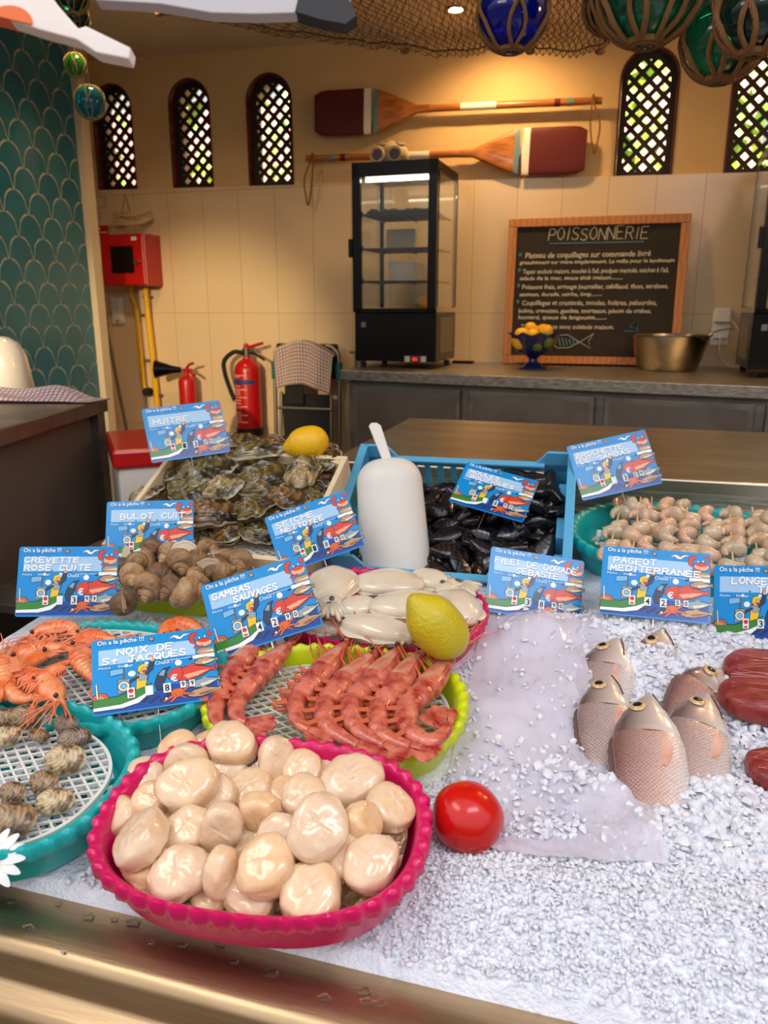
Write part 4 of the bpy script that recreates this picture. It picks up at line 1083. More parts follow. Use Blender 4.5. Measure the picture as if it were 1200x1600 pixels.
CK = [('curled cooked shrimp at the front left of the turquoise basket', [(85, 1020), (50, 1032), (18, 1050), (10, 1075), (35, 1092), (66, 1084)], .013),
      ('cooked shrimp whose head points at the front rim of its basket', [(94, 1100), (86, 1082), (66, 1062), (40, 1050), (14, 1056)], .0125),
      ('long cooked shrimp lying across the back of the lattice tray', [(45, 998), (60, 988), (88, 980), (112, 982), (124, 998)], .011),
      ('cooked shrimp in the middle of the tray with splayed legs', [(20, 1034), (38, 1022), (60, 1012), (88, 1012), (104, 1008)], .0115),
      ('cooked shrimp tail pointing right behind the price sign', [(118, 992), (136, 992), (160, 997), (186, 1000)], .010),
      ('cooked shrimp disappearing under the scallop price sign', [(108, 1012), (120, 1018), (130, 1035), (145, 1055), (158, 1068)], .0125),
      ('shrimp with its tail resting between two others on the lattice', [(48, 1066), (70, 1056), (92, 1042), (112, 1032)], .008),
      ('cooked shrimp at the left edge of the picture', [(-30, 1040), (-12, 1032), (2, 1042), (6, 1062), (-8, 1078)], .012)]
for k, (lb, pts, r) in enumerate(CK): prawn(lb, 'cooked_shrimp', 'orange cooked shrimps in the turquoise basket', pts, .062+.0015*k, r*1.25, PR_COOK, belly=1 if k % 2 == 0 else -1, cook=True, seed=50+k, antennae=k < 4)
prawn('large orange shrimp back showing above the scallop price sign', 'cooked_shrimp', 'orange cooked shrimps in the turquoise basket', [(256, 1002), (258, 985), (275, 974), (297, 976), (312, 988), (310, 1006)], .056, .012, PR_COOK, belly=1, cook=True, seed=70, antennae=False)

# ---------------------------------------------------------------- shells
def shell_half(mb, a, b, h, beak=.55, n_r=22, n_t=48, ridge=.0, sgn=1, edge=0.0, seed=0, lump=0, point=0, mi=0, ridges=9, rim=0):
    rows = []; k0 = len(mb.f)
    for i in range(n_r+1):
        rho = i/n_r
        row = []
        for k in range(n_t):
            th = 2*PI*k/n_t
            rx, ry = math.cos(th), math.sin(th)
            if point: ry *= (1-point*max(0, -rx)**1.0*.75)
            e = 1+edge*noise.noise(Vector((rx*2.2, ry*2.2, seed)))*(.3+.7*rho)
            x = a*(rx*rho*e) - a*beak*(1-rho); y = b*ry*rho*e
            z = h*max(0, 1-rho**2.2)**.62
            if ridge: z += ridge*math.sin(rho*ridges*2*PI)*min(1, (1-rho)*8)*(.6+.4*math.sin(th*3+seed))
            if lump: z += lump*noise.noise(Vector((x*60, y*60, seed)))*(1-rho*.6)
            row.append((x, y, sgn*z))
        rows.append(row)
    mb.grid(rows, mi, None, True)
    if rim:
        for q_ in range(n_t*n_r):
            if q_//n_t >= n_r-rim-(1 if noise.noise(Vector((q_ % n_t*.35, seed, 0))) > 0 else 0): mb.m[k0+q_] = 1
    return mb
def shell_mat(name, c, c2, c3, bands=18, rough=.35, coat=.3, ns=30, bump=.5, beak=(-.55, 0, 0), a=.028, stretch=1.3, wd=2.2):
    """growth bands around the hinge"""
    m = bpy.data.materials.new(name); m.use_nodes = True
    n = m.node_tree.nodes; L = m.node_tree.links; p = n['Principled BSDF']
    t = n.new('ShaderNodeTexCoord'); mp = n.new('ShaderNodeMapping'); mp.inputs['Location'].default_value = (-beak[0]*a, 0, 0); mp.inputs['Scale'].default_value = (1, stretch, .4)
    wv = n.new('ShaderNodeTexWave'); wv.wave_type = 'RINGS'; wv.rings_direction = 'SPHERICAL'; wv.inputs['Scale'].default_value = bands; wv.inputs['Distortion'].default_value = wd; wv.inputs['Detail'].default_value = 3; wv.inputs['Detail Scale'].default_value = 2
    nz = n.new('ShaderNodeTexNoise'); nz.inputs['Scale'].default_value = ns; nz.inputs['Detail'].default_value = 5
    r = n.new('ShaderNodeValToRGB'); r.color_ramp.elements[0].color = lin(c); r.color_ramp.elements[1].color = lin(c2); r.color_ramp.elements[0].position = .2; r.color_ramp.elements[1].position = .8
    r2 = n.new('ShaderNodeValToRGB'); r2.color_ramp.elements[0].position = .48; r2.color_ramp.elements[1].position = .62; r2.color_ramp.elements[0].color = (0, 0, 0, 1); r2.color_ramp.elements[1].color = (1, 1, 1, 1)
    mx = n.new('ShaderNodeMix'); mx.data_type = 'RGBA'; mx.inputs['B'].default_value = lin(c3)
    L.new(t.outputs['Object'], mp.inputs[0]); L.new(mp.outputs[0], wv.inputs[0]); L.new(t.outputs['Object'], nz.inputs['Vector'])
    L.new(wv.outputs['Fac'], r.inputs[0]); L.new(nz.outputs[0], r2.inputs[0]); L.new(r.outputs[0], mx.inputs['A']); L.new(r2.outputs[0], mx.inputs['Factor']); L.new(mx.outputs['Result'], p.inputs['Base Color'])
    b = n.new('ShaderNodeBump'); b.inputs['Strength'].default_value = bump; b.inputs['Distance'].default_value = .0015
    L.new(wv.outputs['Fac'], b.inputs['Height']); L.new(b.outputs[0], p.inputs['Normal'])
    p.inputs['Roughness'].default_value = rough; p.inputs['Coat Weight'].default_value = coat; p.inputs['Coat Roughness'].default_value = .1
    return m
CLM = [shell_mat('clam_shell_brown', (142, 112, 76), (166, 136, 96), (84, 62, 42), 62, ns=85, bump=.4, wd=1), shell_mat('clam_shell_pale', (190, 164, 122), (208, 184, 144), (110, 82, 56), 62, ns=75, bump=.4, wd=1), shell_mat('clam_shell_grey', (128, 106, 86), (152, 128, 106), (84, 60, 48), 62, ns=60, bump=.4, wd=1)]
def clam(label, px, py, w_px, az, tl_, m, lift):
    p = on_bed(px, py, lift); dep = (p-CAM).dot(FW); a = w_px/2/F_PX*dep
    t = thing('clam', label, 'clam', p, (Matrix.Rotation(BED_T, 3, 'X') @ Matrix.Rotation(math.radians(az), 3, 'Z') @ Matrix.Rotation(math.radians(tl_), 3, 'X')).to_euler(), 'striped clams')
    t.scale = (a/.028,)*3
    shell_half(MB(), .028, .020, .0125, ridge=.0003, ridges=11).build('upper_shell', m, t, smooth=60)
    shell_half(MB(), .028, .020, .0105, ridge=.0004, ridges=11, sgn=-1).build('lower_shell', m, t, smooth=60)
    return t
for k, (px, py, w_, az, tl_, lb) in enumerate([(41, 1120, 56, 20, 50, 'grey striped clam nearest the back rim of its basket'), (104, 1132, 46, -10, 45, 'clam nearest the right rear rim of the turquoise basket'), (60, 1148, 42, 160, 25, 'small clam alone on the lattice behind the patterned one'),
        (116, 1154, 52, 30, 40, 'clam touching the back of the patterned clam'), (5, 1122, 44, 10, 40, 'clam at the left edge behind the others'), (10, 1150, 50, 20, 20, 'clam at the left picture edge, ribbed side up'),
        (102, 1187, 68, 10, 35, 'large clam with speckled zigzag pattern'), (69, 1223, 56, -15, 20, 'dark-tipped clam in the middle of the tray'), (86, 1252, 62, 15, 20, 'pale clam with a dark patch near the tray rim'),
        (20, 1238, 48, 0, 25, 'small clam at left behind the biggest clam'), (16, 1282, 86, 12, 20, 'biggest clam, at the lower left of the tray'), (-35, 1180, 50, 40, 20, 'clam just outside the left edge of the picture')]):
    clam(lb, px, py, w_, az, tl_, CLM[[0, 2, 0, 2, 0, 1, 1, 0, 1, 0, 0, 2][k]], .052)

def whelk_mesh(seed=0, turns=4.3, mb=None, n=150):
    mb = mb or MB(); rows = []
    k_ = math.log(1.72)/(2*PI)
    for i in range(n+1):
        th = turns*2*PI*i/n; R = .0105*math.exp(k_*(th-turns*2*PI)); s_ = R
        cx, cy, cz = R*math.cos(th), R*math.sin(th), -R*3.1
        rt = R*1.15
        er = Vector((math.cos(th), math.sin(th), 0)); ez = Vector((0, 0, 1))
        row = []
        for j in range(20):
            a = 2*PI*j/20
            rr = rt*(1+.05*math.sin(a*7))
            row.append(Vector((cx, cy, cz)) + er*(math.cos(a)*rr) + ez*(math.sin(a)*rr*1.28))
        rows.append(row)
    mb.grid(rows, 0, None, True, True, False)
    last = rows[-1]; c = sum(last, Vector())/20
    lip = [c+(p-c)*1.06 for p in last]; inn = [c+(p-c)*.72 for p in last]; deep = [c+(p-c)*.4 + Vector((0, -.006, .0)) for p in last]
    t = Vector((0, .0016, 0))
    return mb, [last, [p+t for p in lip], [p+t for p in inn], deep]
WHM = [mat('whelk_shell_%s' % q_[0], q_[1], .5, c2=q_[2], ns=45, bump=1, bs=230, aniso=(1, 1, 2.2), coat=.15) for q_ in (('tan', (176, 138, 96), (122, 88, 58)), ('brown', (140, 104, 72), (98, 72, 50)), ('sand', (196, 160, 116), (150, 112, 74)))]
LIP = mat('whelk_lip', (222, 204, 176), .35, coat=.4)
for k, (px, py, w_, rx, ry, rz) in enumerate([(216, 879, 52, 60, 30, 20), (197, 888, 46, 100, 40, 60), (208, 905, 48, 80, 200, 30), (231, 926, 58, 60, 180, 10), (196, 934, 46, 60, 20, 200), (262, 873, 52, 70, 160, 340), (284, 885, 46, 50, 220, 60),
        (264, 925, 54, 70, 150, 340), (303, 922, 60, 60, 100, 90), (310, 873, 48, 90, 30, 130), (332, 893, 48, 70, 280, 20), (352, 872, 46, 80, 60, 200), (352, 892, 50, 70, 0, 100), (238, 858, 46, 60, 90, 0), (285, 858, 40, 80, 20, 70), (375, 884, 44, 60, 250, 40), (262, 900, 44, 60, 250, 140), (300, 898, 44, 60, 50, 240), (330, 858, 42, 80, 120, 70), (375, 905, 40, 50, 20, 10)]):
    lift = .074 + .014*(k in (0, 5, 6, 9, 2, 13))
    p = on_bed(px, py, lift); dep = (p-CAM).dot(FW)
    t = thing('whelk', 'brown spiral whelk in the heap on the white lattice' if k not in (3, 1, 8, 7) else {3: 'whole tan whelk at the front, its spire pointing up, beside the lattice', 1: 'whelk at the left with its pale mouth open', 8: 'large dark smooth whelk at the right front of the heap', 7: 'whelk at the front edge, spire down, beside bare lattice'}[k], 'whelk', p, [math.radians(v) for v in (rx, ry, rz)], 'whelks on the lattice tray')
    s_ = w_/F_PX*dep/.048*1.25; t.scale = (s_,)*3
    mb, lp = whelk_mesh()
    for q_ in (mb,): q_.v = [(x, y, z+.016) for x, y, z in q_.v]
    mb.build('spiral_shell', WHM[k % 3], t, smooth=80)
    MB().grid([[(p_.x, p_.y, p_.z+.016) for p_ in r_] for r_ in lp], 0, None, True, False, True).build('mouth_lip', LIP, t, smooth=80)

# ---------------------------------------------------------------- cuttlefish
CUT = mat('cuttlefish_white', (226, 212, 190), .18, c2=(214, 196, 172), ns=20, sss=.4, coat=.8, bump=.08, bs=60)
def cuttle(label, px, py, L, Wd, H, az, lift, head=None, roll=0):
    p = on_bed(px, py, lift)
    t = thing('cuttlefish', label, 'cuttlefish', p, (Matrix.Rotation(BED_T, 3, 'X') @ Matrix.Rotation(math.radians(az), 3, 'Z') @ Matrix.Rotation(math.radians(roll), 3, 'X')).to_euler(), 'cleaned white cuttlefish')
    rows = []
    for i in range(33):
        u = i/32; x = (u-.5)*L
        k = (math.sin(PI*min(1, u/.9)**.75)**.6 if u < .9 else 0) if False else (max(0, 1-(2*u-1)**2*(.98 if u > .5 else 1.0)))**.5
        if u > .5: k = max(k, .62*(1-(u-.5)*.4)) if u < .97 else k
        row = []
        for j in range(28):
            a = 2*PI*j/28; f = 1+.14*noise.noise(Vector((x*22, math.cos(a)*1.3, math.sin(a)*1.3+px)))
            row.append((x, Wd/2*k*math.cos(a)*f, H/2*k*math.sin(a)*f))
        rows.append(row)
    MB().grid(rows, 0, None, True, True, True).build('mantle', CUT, t, smooth=80)
    fin = MB()
    for s_ in (1, -1):
        rows = [[(x_, s_*(Wd*.42*math.sqrt(max(.05, 1-(2*x_/L)**2))+d_*(1+.3*math.sin(x_*140))), zz) for x_ in [(-.46+.88*q_/20)*L for q_ in range(21)]] for d_, zz in ((-.004, .001), (.006, .002), (.009, .0), (.006, -.002), (-.004, -.001))]
        fin.grid(rows)
    fin.build('fin', CUT, t, smooth=80)
    if head:
        hd_ = MB(); hx = L*.5; hd_.ell((hx+.006, 0, .0), (.019, .019, .014), 20, 12)
        rn = random.Random(px)
        hd_.build('head', CUT, t, smooth=80)
        ar = MB()
        for k in range(9):
            a = -.9+1.8*k/8; e_ = Vector((math.cos(a), math.sin(a), 0)); c_ = Vector((hx+.012, 0, .001))
            ar.tube(cat_rom([c_+e_*.006, c_+e_*.018+Vector((0, 0, .006)), c_+e_*(.030+rn.uniform(0, .01))+Vector((0, 0, rn.uniform(-.008, .004)))], 4), [.0058]*4+[.005]*3+[.004, .0025], 8)
        ar.build('arms', CUT, t, smooth=80)
        MB().ell((hx+.012, .004, .0125), (.006, .004, .003), 10, 8).build('beak', mat('ink_grey', (84, 80, 82), .3), t)
    return t
cuttle('upright cuttlefish at the left with curled arms hanging down', 520, 915, .100, .078, .046, -75, .062, head=True)
cuttle('plump cuttlefish at the back of the magenta basket', 605, 913, .115, .068, .042, 10, .056, head=False)
cuttle('long cuttlefish lying across the middle of the basket', 640, 948, .120, .062, .042, 12, .066)
cuttle('cuttlefish at the front, half hidden by the red prawns', 590, 985, .112, .052, .040, -8, .056)
cuttle('cuttlefish at the right rim under the lemon with pale arms', 714, 950, .095, .072, .040, 118, .052, head=True)
cuttle('small cuttlefish between the two large ones at the back', 672, 908, .072, .050, .034, -20, .052, head=True)
cuttle('cuttlefish under the left one beside the price sign', 500, 975, .080, .05, .03, -20, .036)
cuttle('cuttlefish arms and head poking out between the bodies', 560, 950, .060, .045, .032, 200, .058, head=True)
cuttle('cuttlefish at the bottom of the basket behind the lime basket', 660, 985, .09, .05, .03, 20, .038)

# ---------------------------------------------------------------- lemons, tomato
def along(v): return v.to_track_quat('X', 'Z').to_euler()
p = on_bed(684, 980, .100)
fruit('lemon', 'greenish yellow lemon leaning on the cuttlefish basket', 'lemon', p, .112, .0345, mat('lemon_green_peel', (206, 184, 26), .4, c2=(186, 172, 22), ns=14, bump=.6, bs=240, sss=.1, coat=.15), along(-RT*.62+UP*.72-FW*.25), nub=.27)
p = at_y(481, 692, 1.345)
fruit('lemon', 'bright yellow lemon on top of the oysters', 'lemon', p, .096, .032, LEMON, along(-RT*.97-UP*.22+FW*.1), nub=.27)
p = on_bed(731, 1277, .030)
rows = []
for i in range(33):
    th = PI*i/32; row = []
    for k in range(48):
        a = 2*PI*k/48; f = 1+.025*math.cos(5*a)*math.sin(th)**2
        row.append((.0362*math.sin(th)*math.cos(a)*f, .0362*math.sin(th)*math.sin(a)*f, -.0335*math.cos(th)+.0*f))
    rows.append(row)
tag(MB().grid(rows, 0, None, True, True, True).build('tomato', mat('tomato_skin', (206, 22, 12), .2, c2=(190, 14, 8), ns=10, coat=.2, sss=.05), None, p, (.35, .25, .4), smooth=80), 'ripe red tomato standing on the ice right of the scallops', 'tomato')

# ---------------------------------------------------------------- oyster crate
OT = math.radians(26.4)
t = thing('wooden_crate', 'shallow wooden crate of oysters with pale slatted sides', 'crate', (-.637, 1.125, .727), (OT, 0, 0))
CW, CD, CH = .365, .285, .09
for nm, c_, d_ in (('front_board', (0, .005, CH/2), (CW, .010, CH)), ('back_board', (0, CD-.005, CH/2), (CW, .010, CH))): MB().box(c_, d_).build(nm, PINE, t, smooth=0, bevel=.001)
for s_ in (-1, 1): MB().box((s_*(CW/2-.005), CD/2, CH/2), (.010, CD-.02, CH)).build('side_board', PINE, t, smooth=0, bevel=.001)
fl = MB()
for k in range(6): fl.box((0, .03+k*.045, .004), (CW-.02, .040, .006))
fl.build('slatted_floor', PINE, t, smooth=0)
for s_ in (-1, 1):
    for y in (.016, CD-.016): MB().prism([(s_*(CW/2-.01), y-.008), (s_*(CW/2-.03), y), (s_*(CW/2-.01), y+.012)][::s_], .005, CH-.002).build('corner_post', PINE, t, smooth=0)
MO = Matrix.Translation((-.637, 1.125, .727)) @ Matrix.Rotation(OT, 4, 'X')
ON = (MO.to_3x3() @ Vector((0, 0, 1)))
OYM = [shell_mat('oyster_shell_%s' % q_[0], q_[1], q_[2], q_[3], 26, .28, .7, ns=42, bump=1, a=.04, stretch=1.2, wd=3) for q_ in (('olive', (84, 72, 36), (124, 106, 56), (40, 34, 20)), ('brown', (98, 68, 32), (142, 104, 54), (40, 30, 18)), ('pale', (150, 128, 86), (184, 160, 114), (66, 56, 34)))]
NAC = mat('oyster_edge', (170, 156, 128), .3, coat=.5)
def oyster(k, px, py, w_px, az, lift, tx=0, ty=0, mi=0):
    p = at_plane(px, py, MO @ Vector((0, 0, lift+.012)), ON); dep = (p-CAM).dot(FW); a = w_px*1.13/2/F_PX*dep
    t = thing('oyster', 'rough olive-brown oyster in the wooden crate', 'oyster', p, (Matrix.Rotation(OT, 3, 'X') @ Matrix.Rotation(math.radians(az), 3, 'Z') @ Euler((math.radians(tx), math.radians(ty), 0)).to_matrix()).to_euler(), 'oysters in the wooden crate')
    t.scale = (a/.040,)*3
    shell_half(MB(), .040, .031, .014, beak=.45, ridge=.0016, ridges=6, edge=.35, seed=k*1.7, lump=.006, n_r=30, n_t=60, rim=1).build('upper_shell', [OYM[mi], NAC], t, smooth=35)
    m_ = MB(); shell_half(m_, .0425, .033, .016, beak=.45, ridge=.0012, ridges=5, edge=.40, seed=k*1.7, sgn=-1, lump=.004, n_r=16, n_t=60)
    m_.build('lower_shell', NAC if k % 3 == 0 else OYM[mi], t, smooth=35)
    return t
OL = [(322, 735, 88, 10, .07), (375, 690, 60, 30, .06), (405, 706, 84, 20, .072), (352, 762, 66, -20, .075), (300, 768, 72, 0, .06), (228, 772, 50, 30, .06), (413, 748, 84, 35, .075), (472, 740, 62, 80, .085), (510, 722, 50, 50, .065), (330, 802, 78, 10, .08), (394, 793, 62, 70, .085), (450, 778, 64, -10, .075),
      (270, 742, 46, 10, .055), (365, 724, 60, -30, .065), (285, 800, 60, 20, .055), (360, 832, 60, 10, .055), (405, 832, 60, -20, .055), (445, 812, 56, 40, .06), (490, 775, 54, 100, .06), (500, 752, 48, 20, .05), (250, 800, 56, 60, .05), (210, 815, 54, 10, .05), (320, 838, 56, 60, .045), (440, 700, 60, 5, .065), (460, 845, 50, 10, .05), (345, 700, 56, 10, .055), (300, 705, 60, 10, .055), (505, 700, 40, 10, .05)]
olab = {0: 'long oyster lying below the oyster price sign', 7: 'pale-edged round oyster below the lemon', 6: 'big olive oyster at the centre back of the crate', 9: 'large oyster above the front board of the crate', 10: 'round golden ridged oyster at the front middle', 3: 'hexagonal pale oyster in the middle left of the crate', 2: 'long oyster against the back board beside the lemon'}
rnd = random.Random(9)
for k, (px, py, w_, az, lf) in enumerate(OL):
    o = oyster(k, px, py, w_, az, lf, rnd.uniform(-16, 16), rnd.uniform(-16, 16), 2 if k in (7, 3, 5) else k % 2)
    if k in olab: o['label'] = olab[k]

# ---------------------------------------------------------------- mussel crate
MT = math.radians(30.7)
MZ = math.radians(2.5)
BLUEC = mat('blue_crate_plastic', (92, 176, 220), .35, coat=.15)
CWm, CDm, CHm = .40, .295, .13
MM = Matrix.Translation((-.243, 1.262, .668)) @ Matrix.Rotation(MZ, 4, 'Z') @ Matrix.Rotation(MT, 4, 'X')
t = thing('blue_crate', 'light blue plastic crate with slotted sides full of mussels', 'crate', MM.to_translation(), MM.to_euler())
MB().box((0, CDm/2, .003), (CWm-.01, CDm-.01, .006)).build('floor_panel', BLUEC, t, smooth=0)
def crate_wall(L, nm, M, slots=True, corner=.055):
    b = MB(); n = 12
    b.box((0, 0, .018), (L, .006, .036), 0, M); b.box((0, .0, .108), (L, .006, .018), 0, M); b.box((0, -.005, .116), (L-.1, .014, .005), 0, M)
    for k in range(n+1):
        x = -L/2+.045+(L-.09)*k/n; b.box((x, 0, .068), (.011, .006, .064), 0, M)
    for s_ in (-1, 1):
        b.prism([(s_*(L/2), .03), (s_*(L/2-.05), .03), (s_*(L/2-.05), .118), (s_*(L/2-.065), .118), (s_*(L/2-.045), .145), (s_*(L/2), .145)][::s_], -.003, .003, 0, M @ Matrix.Rotation(PI/2, 4, 'X'))
    o = b.build(nm, BLUEC, t, smooth=0, bevel=.0008); return o
crate_wall(CWm, 'front_wall', Matrix.Translation((0, .003, 0)))
crate_wall(CWm, 'back_wall', Matrix.Translation((0, CDm-.003, 0)))
for s_ in (-1, 1):
    b = MB(); b.box((s_*(CWm/2-.003), CDm/2, CHm/2+.005), (.006, CDm, CHm+.010)); b.box((s_*(CWm/2-.0), CDm/2, CHm+.012), (.016, CDm, .006))
    for k in range(3): b.box((s_*(CWm/2-.012), CDm*(.18+.30*k), .05), (.018, .05, .10))
    b.build('side_wall', BLUEC, t, smooth=0, bevel=.001)
MUS = [shell_mat('mussel_shell_%s' % q_[0], q_[1], q_[2], q_[3], 40, .25, .5, ns=30, bump=.15, beak=(-.85, 0, 0), a=.03) for q_ in (('black', (10, 11, 15), (18, 19, 25), (20, 17, 15)), ('blue', (16, 19, 26), (30, 34, 42), (12, 12, 15)), ('brown', (22, 17, 14), (48, 36, 26), (12, 11, 11)))]
mus = []
for k in range(4):
    b = MB(); shell_half(b, .032, .0190, .0115, beak=.85, ridge=.0001, ridges=10, point=.55, n_r=14, n_t=32, seed=k); shell_half(b, .033, .0165, .0105, beak=.85, ridge=.0003, ridges=10, point=.55, sgn=-1, n_r=14, n_t=32, seed=k)
    mus.append(b.build('mussel', MUS[k % 3], smooth=60))
rnd = random.Random(21); used = set(); cnt = 0; pos = []
for layer, z0, dd in ((0, .050, .023), (1, .068, .0225), (2, .085, .028)):
    for tr in range(3000):
        x, y = rnd.uniform(-CWm/2+.03, CWm/2-.028), rnd.uniform(.014, CDm-.03)
        if any((x-a)**2+(y-b)**2 < dd*dd for a, b, l in pos if l == layer): continue
        pos.append((x, y, layer))
        k = rnd.randrange(4)
        if k in used: o = mus[k].copy(); COL.objects.link(o)
        else: o = mus[k]; used.add(k)
        zz = z0 + .02*(x > .08)*(y > .15) + .012*noise.noise(Vector((x*14, y*14, 0))) - .03*max(0, (y-.20)/.08)*(x < .08)
        o.location = MM @ Vector((x, y, zz))
        o.rotation_euler = (MM.to_3x3() @ Matrix.Rotation(rnd.uniform(0, 6.3), 3, 'Z') @ Euler((rnd.gauss(0, .6), rnd.gauss(0, .35), 0)).to_matrix()).to_euler()
        s_ = rnd.uniform(.85, 1.1); o.scale = (s_, s_, s_)
        tag(o, 'glossy black mussel in the blue crate', 'mussel', 'mussels in the blue crate'); cnt += 1
# scoop standing in the mussels
p = at_plane(617, 872, MM @ Vector((0, 0, .085)), MM.to_3x3() @ Vector((0, 0, 1)))
dep = (p-CAM).dot(FW)
top = CAM + ray(606, 716)*(dep+.015)
ax = (top-p).normalized(); side = RT.copy(); nrm = side.cross(ax).normalized(); side = ax.cross(nrm).normalized()
Rm = Matrix((side, -nrm*-1, ax)).transposed()
Rm = Matrix((side, ax.cross(side), ax)).transposed()
t = thing('ice_scoop', 'large white plastic scoop standing upside down in the mussels', 'scoop', p, Rm.to_euler())
Ls = (top-p).length; rs = 53/F_PX*dep
rows = []
for i in range(31):
    u = i/30
    if u < .72: zz = -.03+(Ls-.72*0-rs*.75+.03)*u/.72; rr = rs*(1.06-.12*u)
    else:
        q_ = (u-.72)/.28*PI/2; zz = Ls-rs*.75 + rs*.75*math.sin(q_); rr = rs*(1.06-.12*.72)*max(.01, math.cos(q_))**.7
    rows.append([(rr*math.cos(a), rr*.72*math.sin(a), zz) for a in [-PI*1.12+PI*1.24*j/32 for j in range(33)]])
sb = MB().grid(rows).build('scoop_body', mat('scoop_plastic', (226, 222, 214), .4, sss=.1), t, smooth=60)
s_ = sb.modifiers.new('thickness', 'SOLIDIFY'); s_.thickness = .003
ht = CAM + ray(584, 661)*(dep+.02); hl = t.matrix_basis.inverted() @ ht
h0 = Vector((0, -rs*.3, Ls-.012)); dh = (hl-h0); rows = []
for i in range(15):
    u = i/14; c = h0+dh*u; wd = .0085+.003*u if u < .93 else .0115*math.sqrt(max(.02, 1-((u-.93)/.08)**2)); th = .005
    rows.append([(c.x+wd*math.cos(a), c.y+th*math.sin(a)*(1 if abs(math.cos(a)) > .6 else .6), c.z) for a in [2*PI*j/20 for j in range(20)]])
MB().grid(rows, 0, None, True, True, True).build('handle', mat('scoop_plastic', (226, 222, 214), .4), t, smooth=60)

# ---------------------------------------------------------------- prawn skewers
PEEL = [mat('peeled_prawn_%s' % q_[0], q_[1], .22, c2=q_[2], ns=40, sss=.35, coat=.7, bump=.25, bs=160) for q_ in (('grey', (190, 170, 142), (206, 186, 158)), ('peach', (214, 174, 138), (200, 172, 142)), ('pink', (208, 164, 138), (212, 186, 158)))]
def peeled(seed, m, nm='peeled_prawn'):
    r_ = random.Random(seed); rows = []; arc = math.radians(r_.uniform(215, 260)); R = .0115
    for i in range(37):
        u = i/36; a = -arc/2+arc*u; k = (math.sin(PI*min(1, u*1.0)**.62)**.5)*(1-.38*u)*(1+.045*abs(math.sin(u*PI*6)))
        k = max(k, .05); c = Vector((math.cos(a)*R, math.sin(a)*R, 0)); er = Vector((math.cos(a), math.sin(a), 0))
        rows.append([c+er*(math.cos(b_)*.0112*k)+Vector((0, 0, math.sin(b_)*.0105*k)) for b_ in [2*PI*j/14 for j in range(14)]])
    return MB().grid(rows, 0, None, True, True, True).build(nm, m, smooth=70)
pp = [peeled(k, PEEL[k % 3]) for k in range(4)]
pu = set(); rnd = random.Random(5)
SK = [((973, 774), (946, 880), 0), ((1000, 776), (985, 884), 1), ((1018, 776), (1018, 885), 0), ((1048, 779), (1052, 884), 1), ((1073, 779), (1080, 886), 0), ((1109, 792), (1112, 892), 0), ((1140, 790), (1146, 890), 1), ((1176, 792), (1186, 892), 0), ((1210, 800), (1222, 894), 1)]
ordn = ['leftmost', 'second from the left', 'third from the left', 'fourth from the left', 'fifth from the left', 'sixth from the left', 'seventh from the left', 'second last at the right edge', 'last, cut off at right']
for k, (a_, b_, up_) in enumerate(SK):
    lift = .070 + .010*up_
    A, B = on_bed(a_[0], a_[1]+8, lift), on_bed(b_[0], b_[1], lift-.010)
    t = thing('prawn_skewer', 'skewer of raw peeled prawns, %s in the turquoise basket' % ordn[k], 'skewer', A, bed_rot(), 'prawn skewers')
    Lb = Vector(((B-A).x, (B-A).dot(BED_V), (B-A).dot(BED_N)))
    d = Lb.normalized()
    MB().tube([-d*.020, Lb], .0016, 8).build('bamboo_stick', mat('bamboo', (218, 190, 130), .6), t)
    n = 6; L_ = Lb.length
    for j in range(n):
        q_ = rnd.randrange(4)
        if q_ in pu: o = pp[q_].copy(); COL.objects.link(o)
        else: o = pp[q_]; pu.add(q_)
        o.parent = t; o.location = Lb*((j+.5)/n)+Vector((rnd.uniform(-.002, .002), 0, rnd.uniform(-.002, .003)))
        s_ = 1.12; o.scale = (s_, s_*.95, s_*1.3)
        o.rotation_euler = (rnd.uniform(-.35, .1), rnd.uniform(-.25, .25), rnd.choice([0, PI])+rnd.uniform(-.5, .5)+PI/2*rnd.choice([1, 1, 0]))

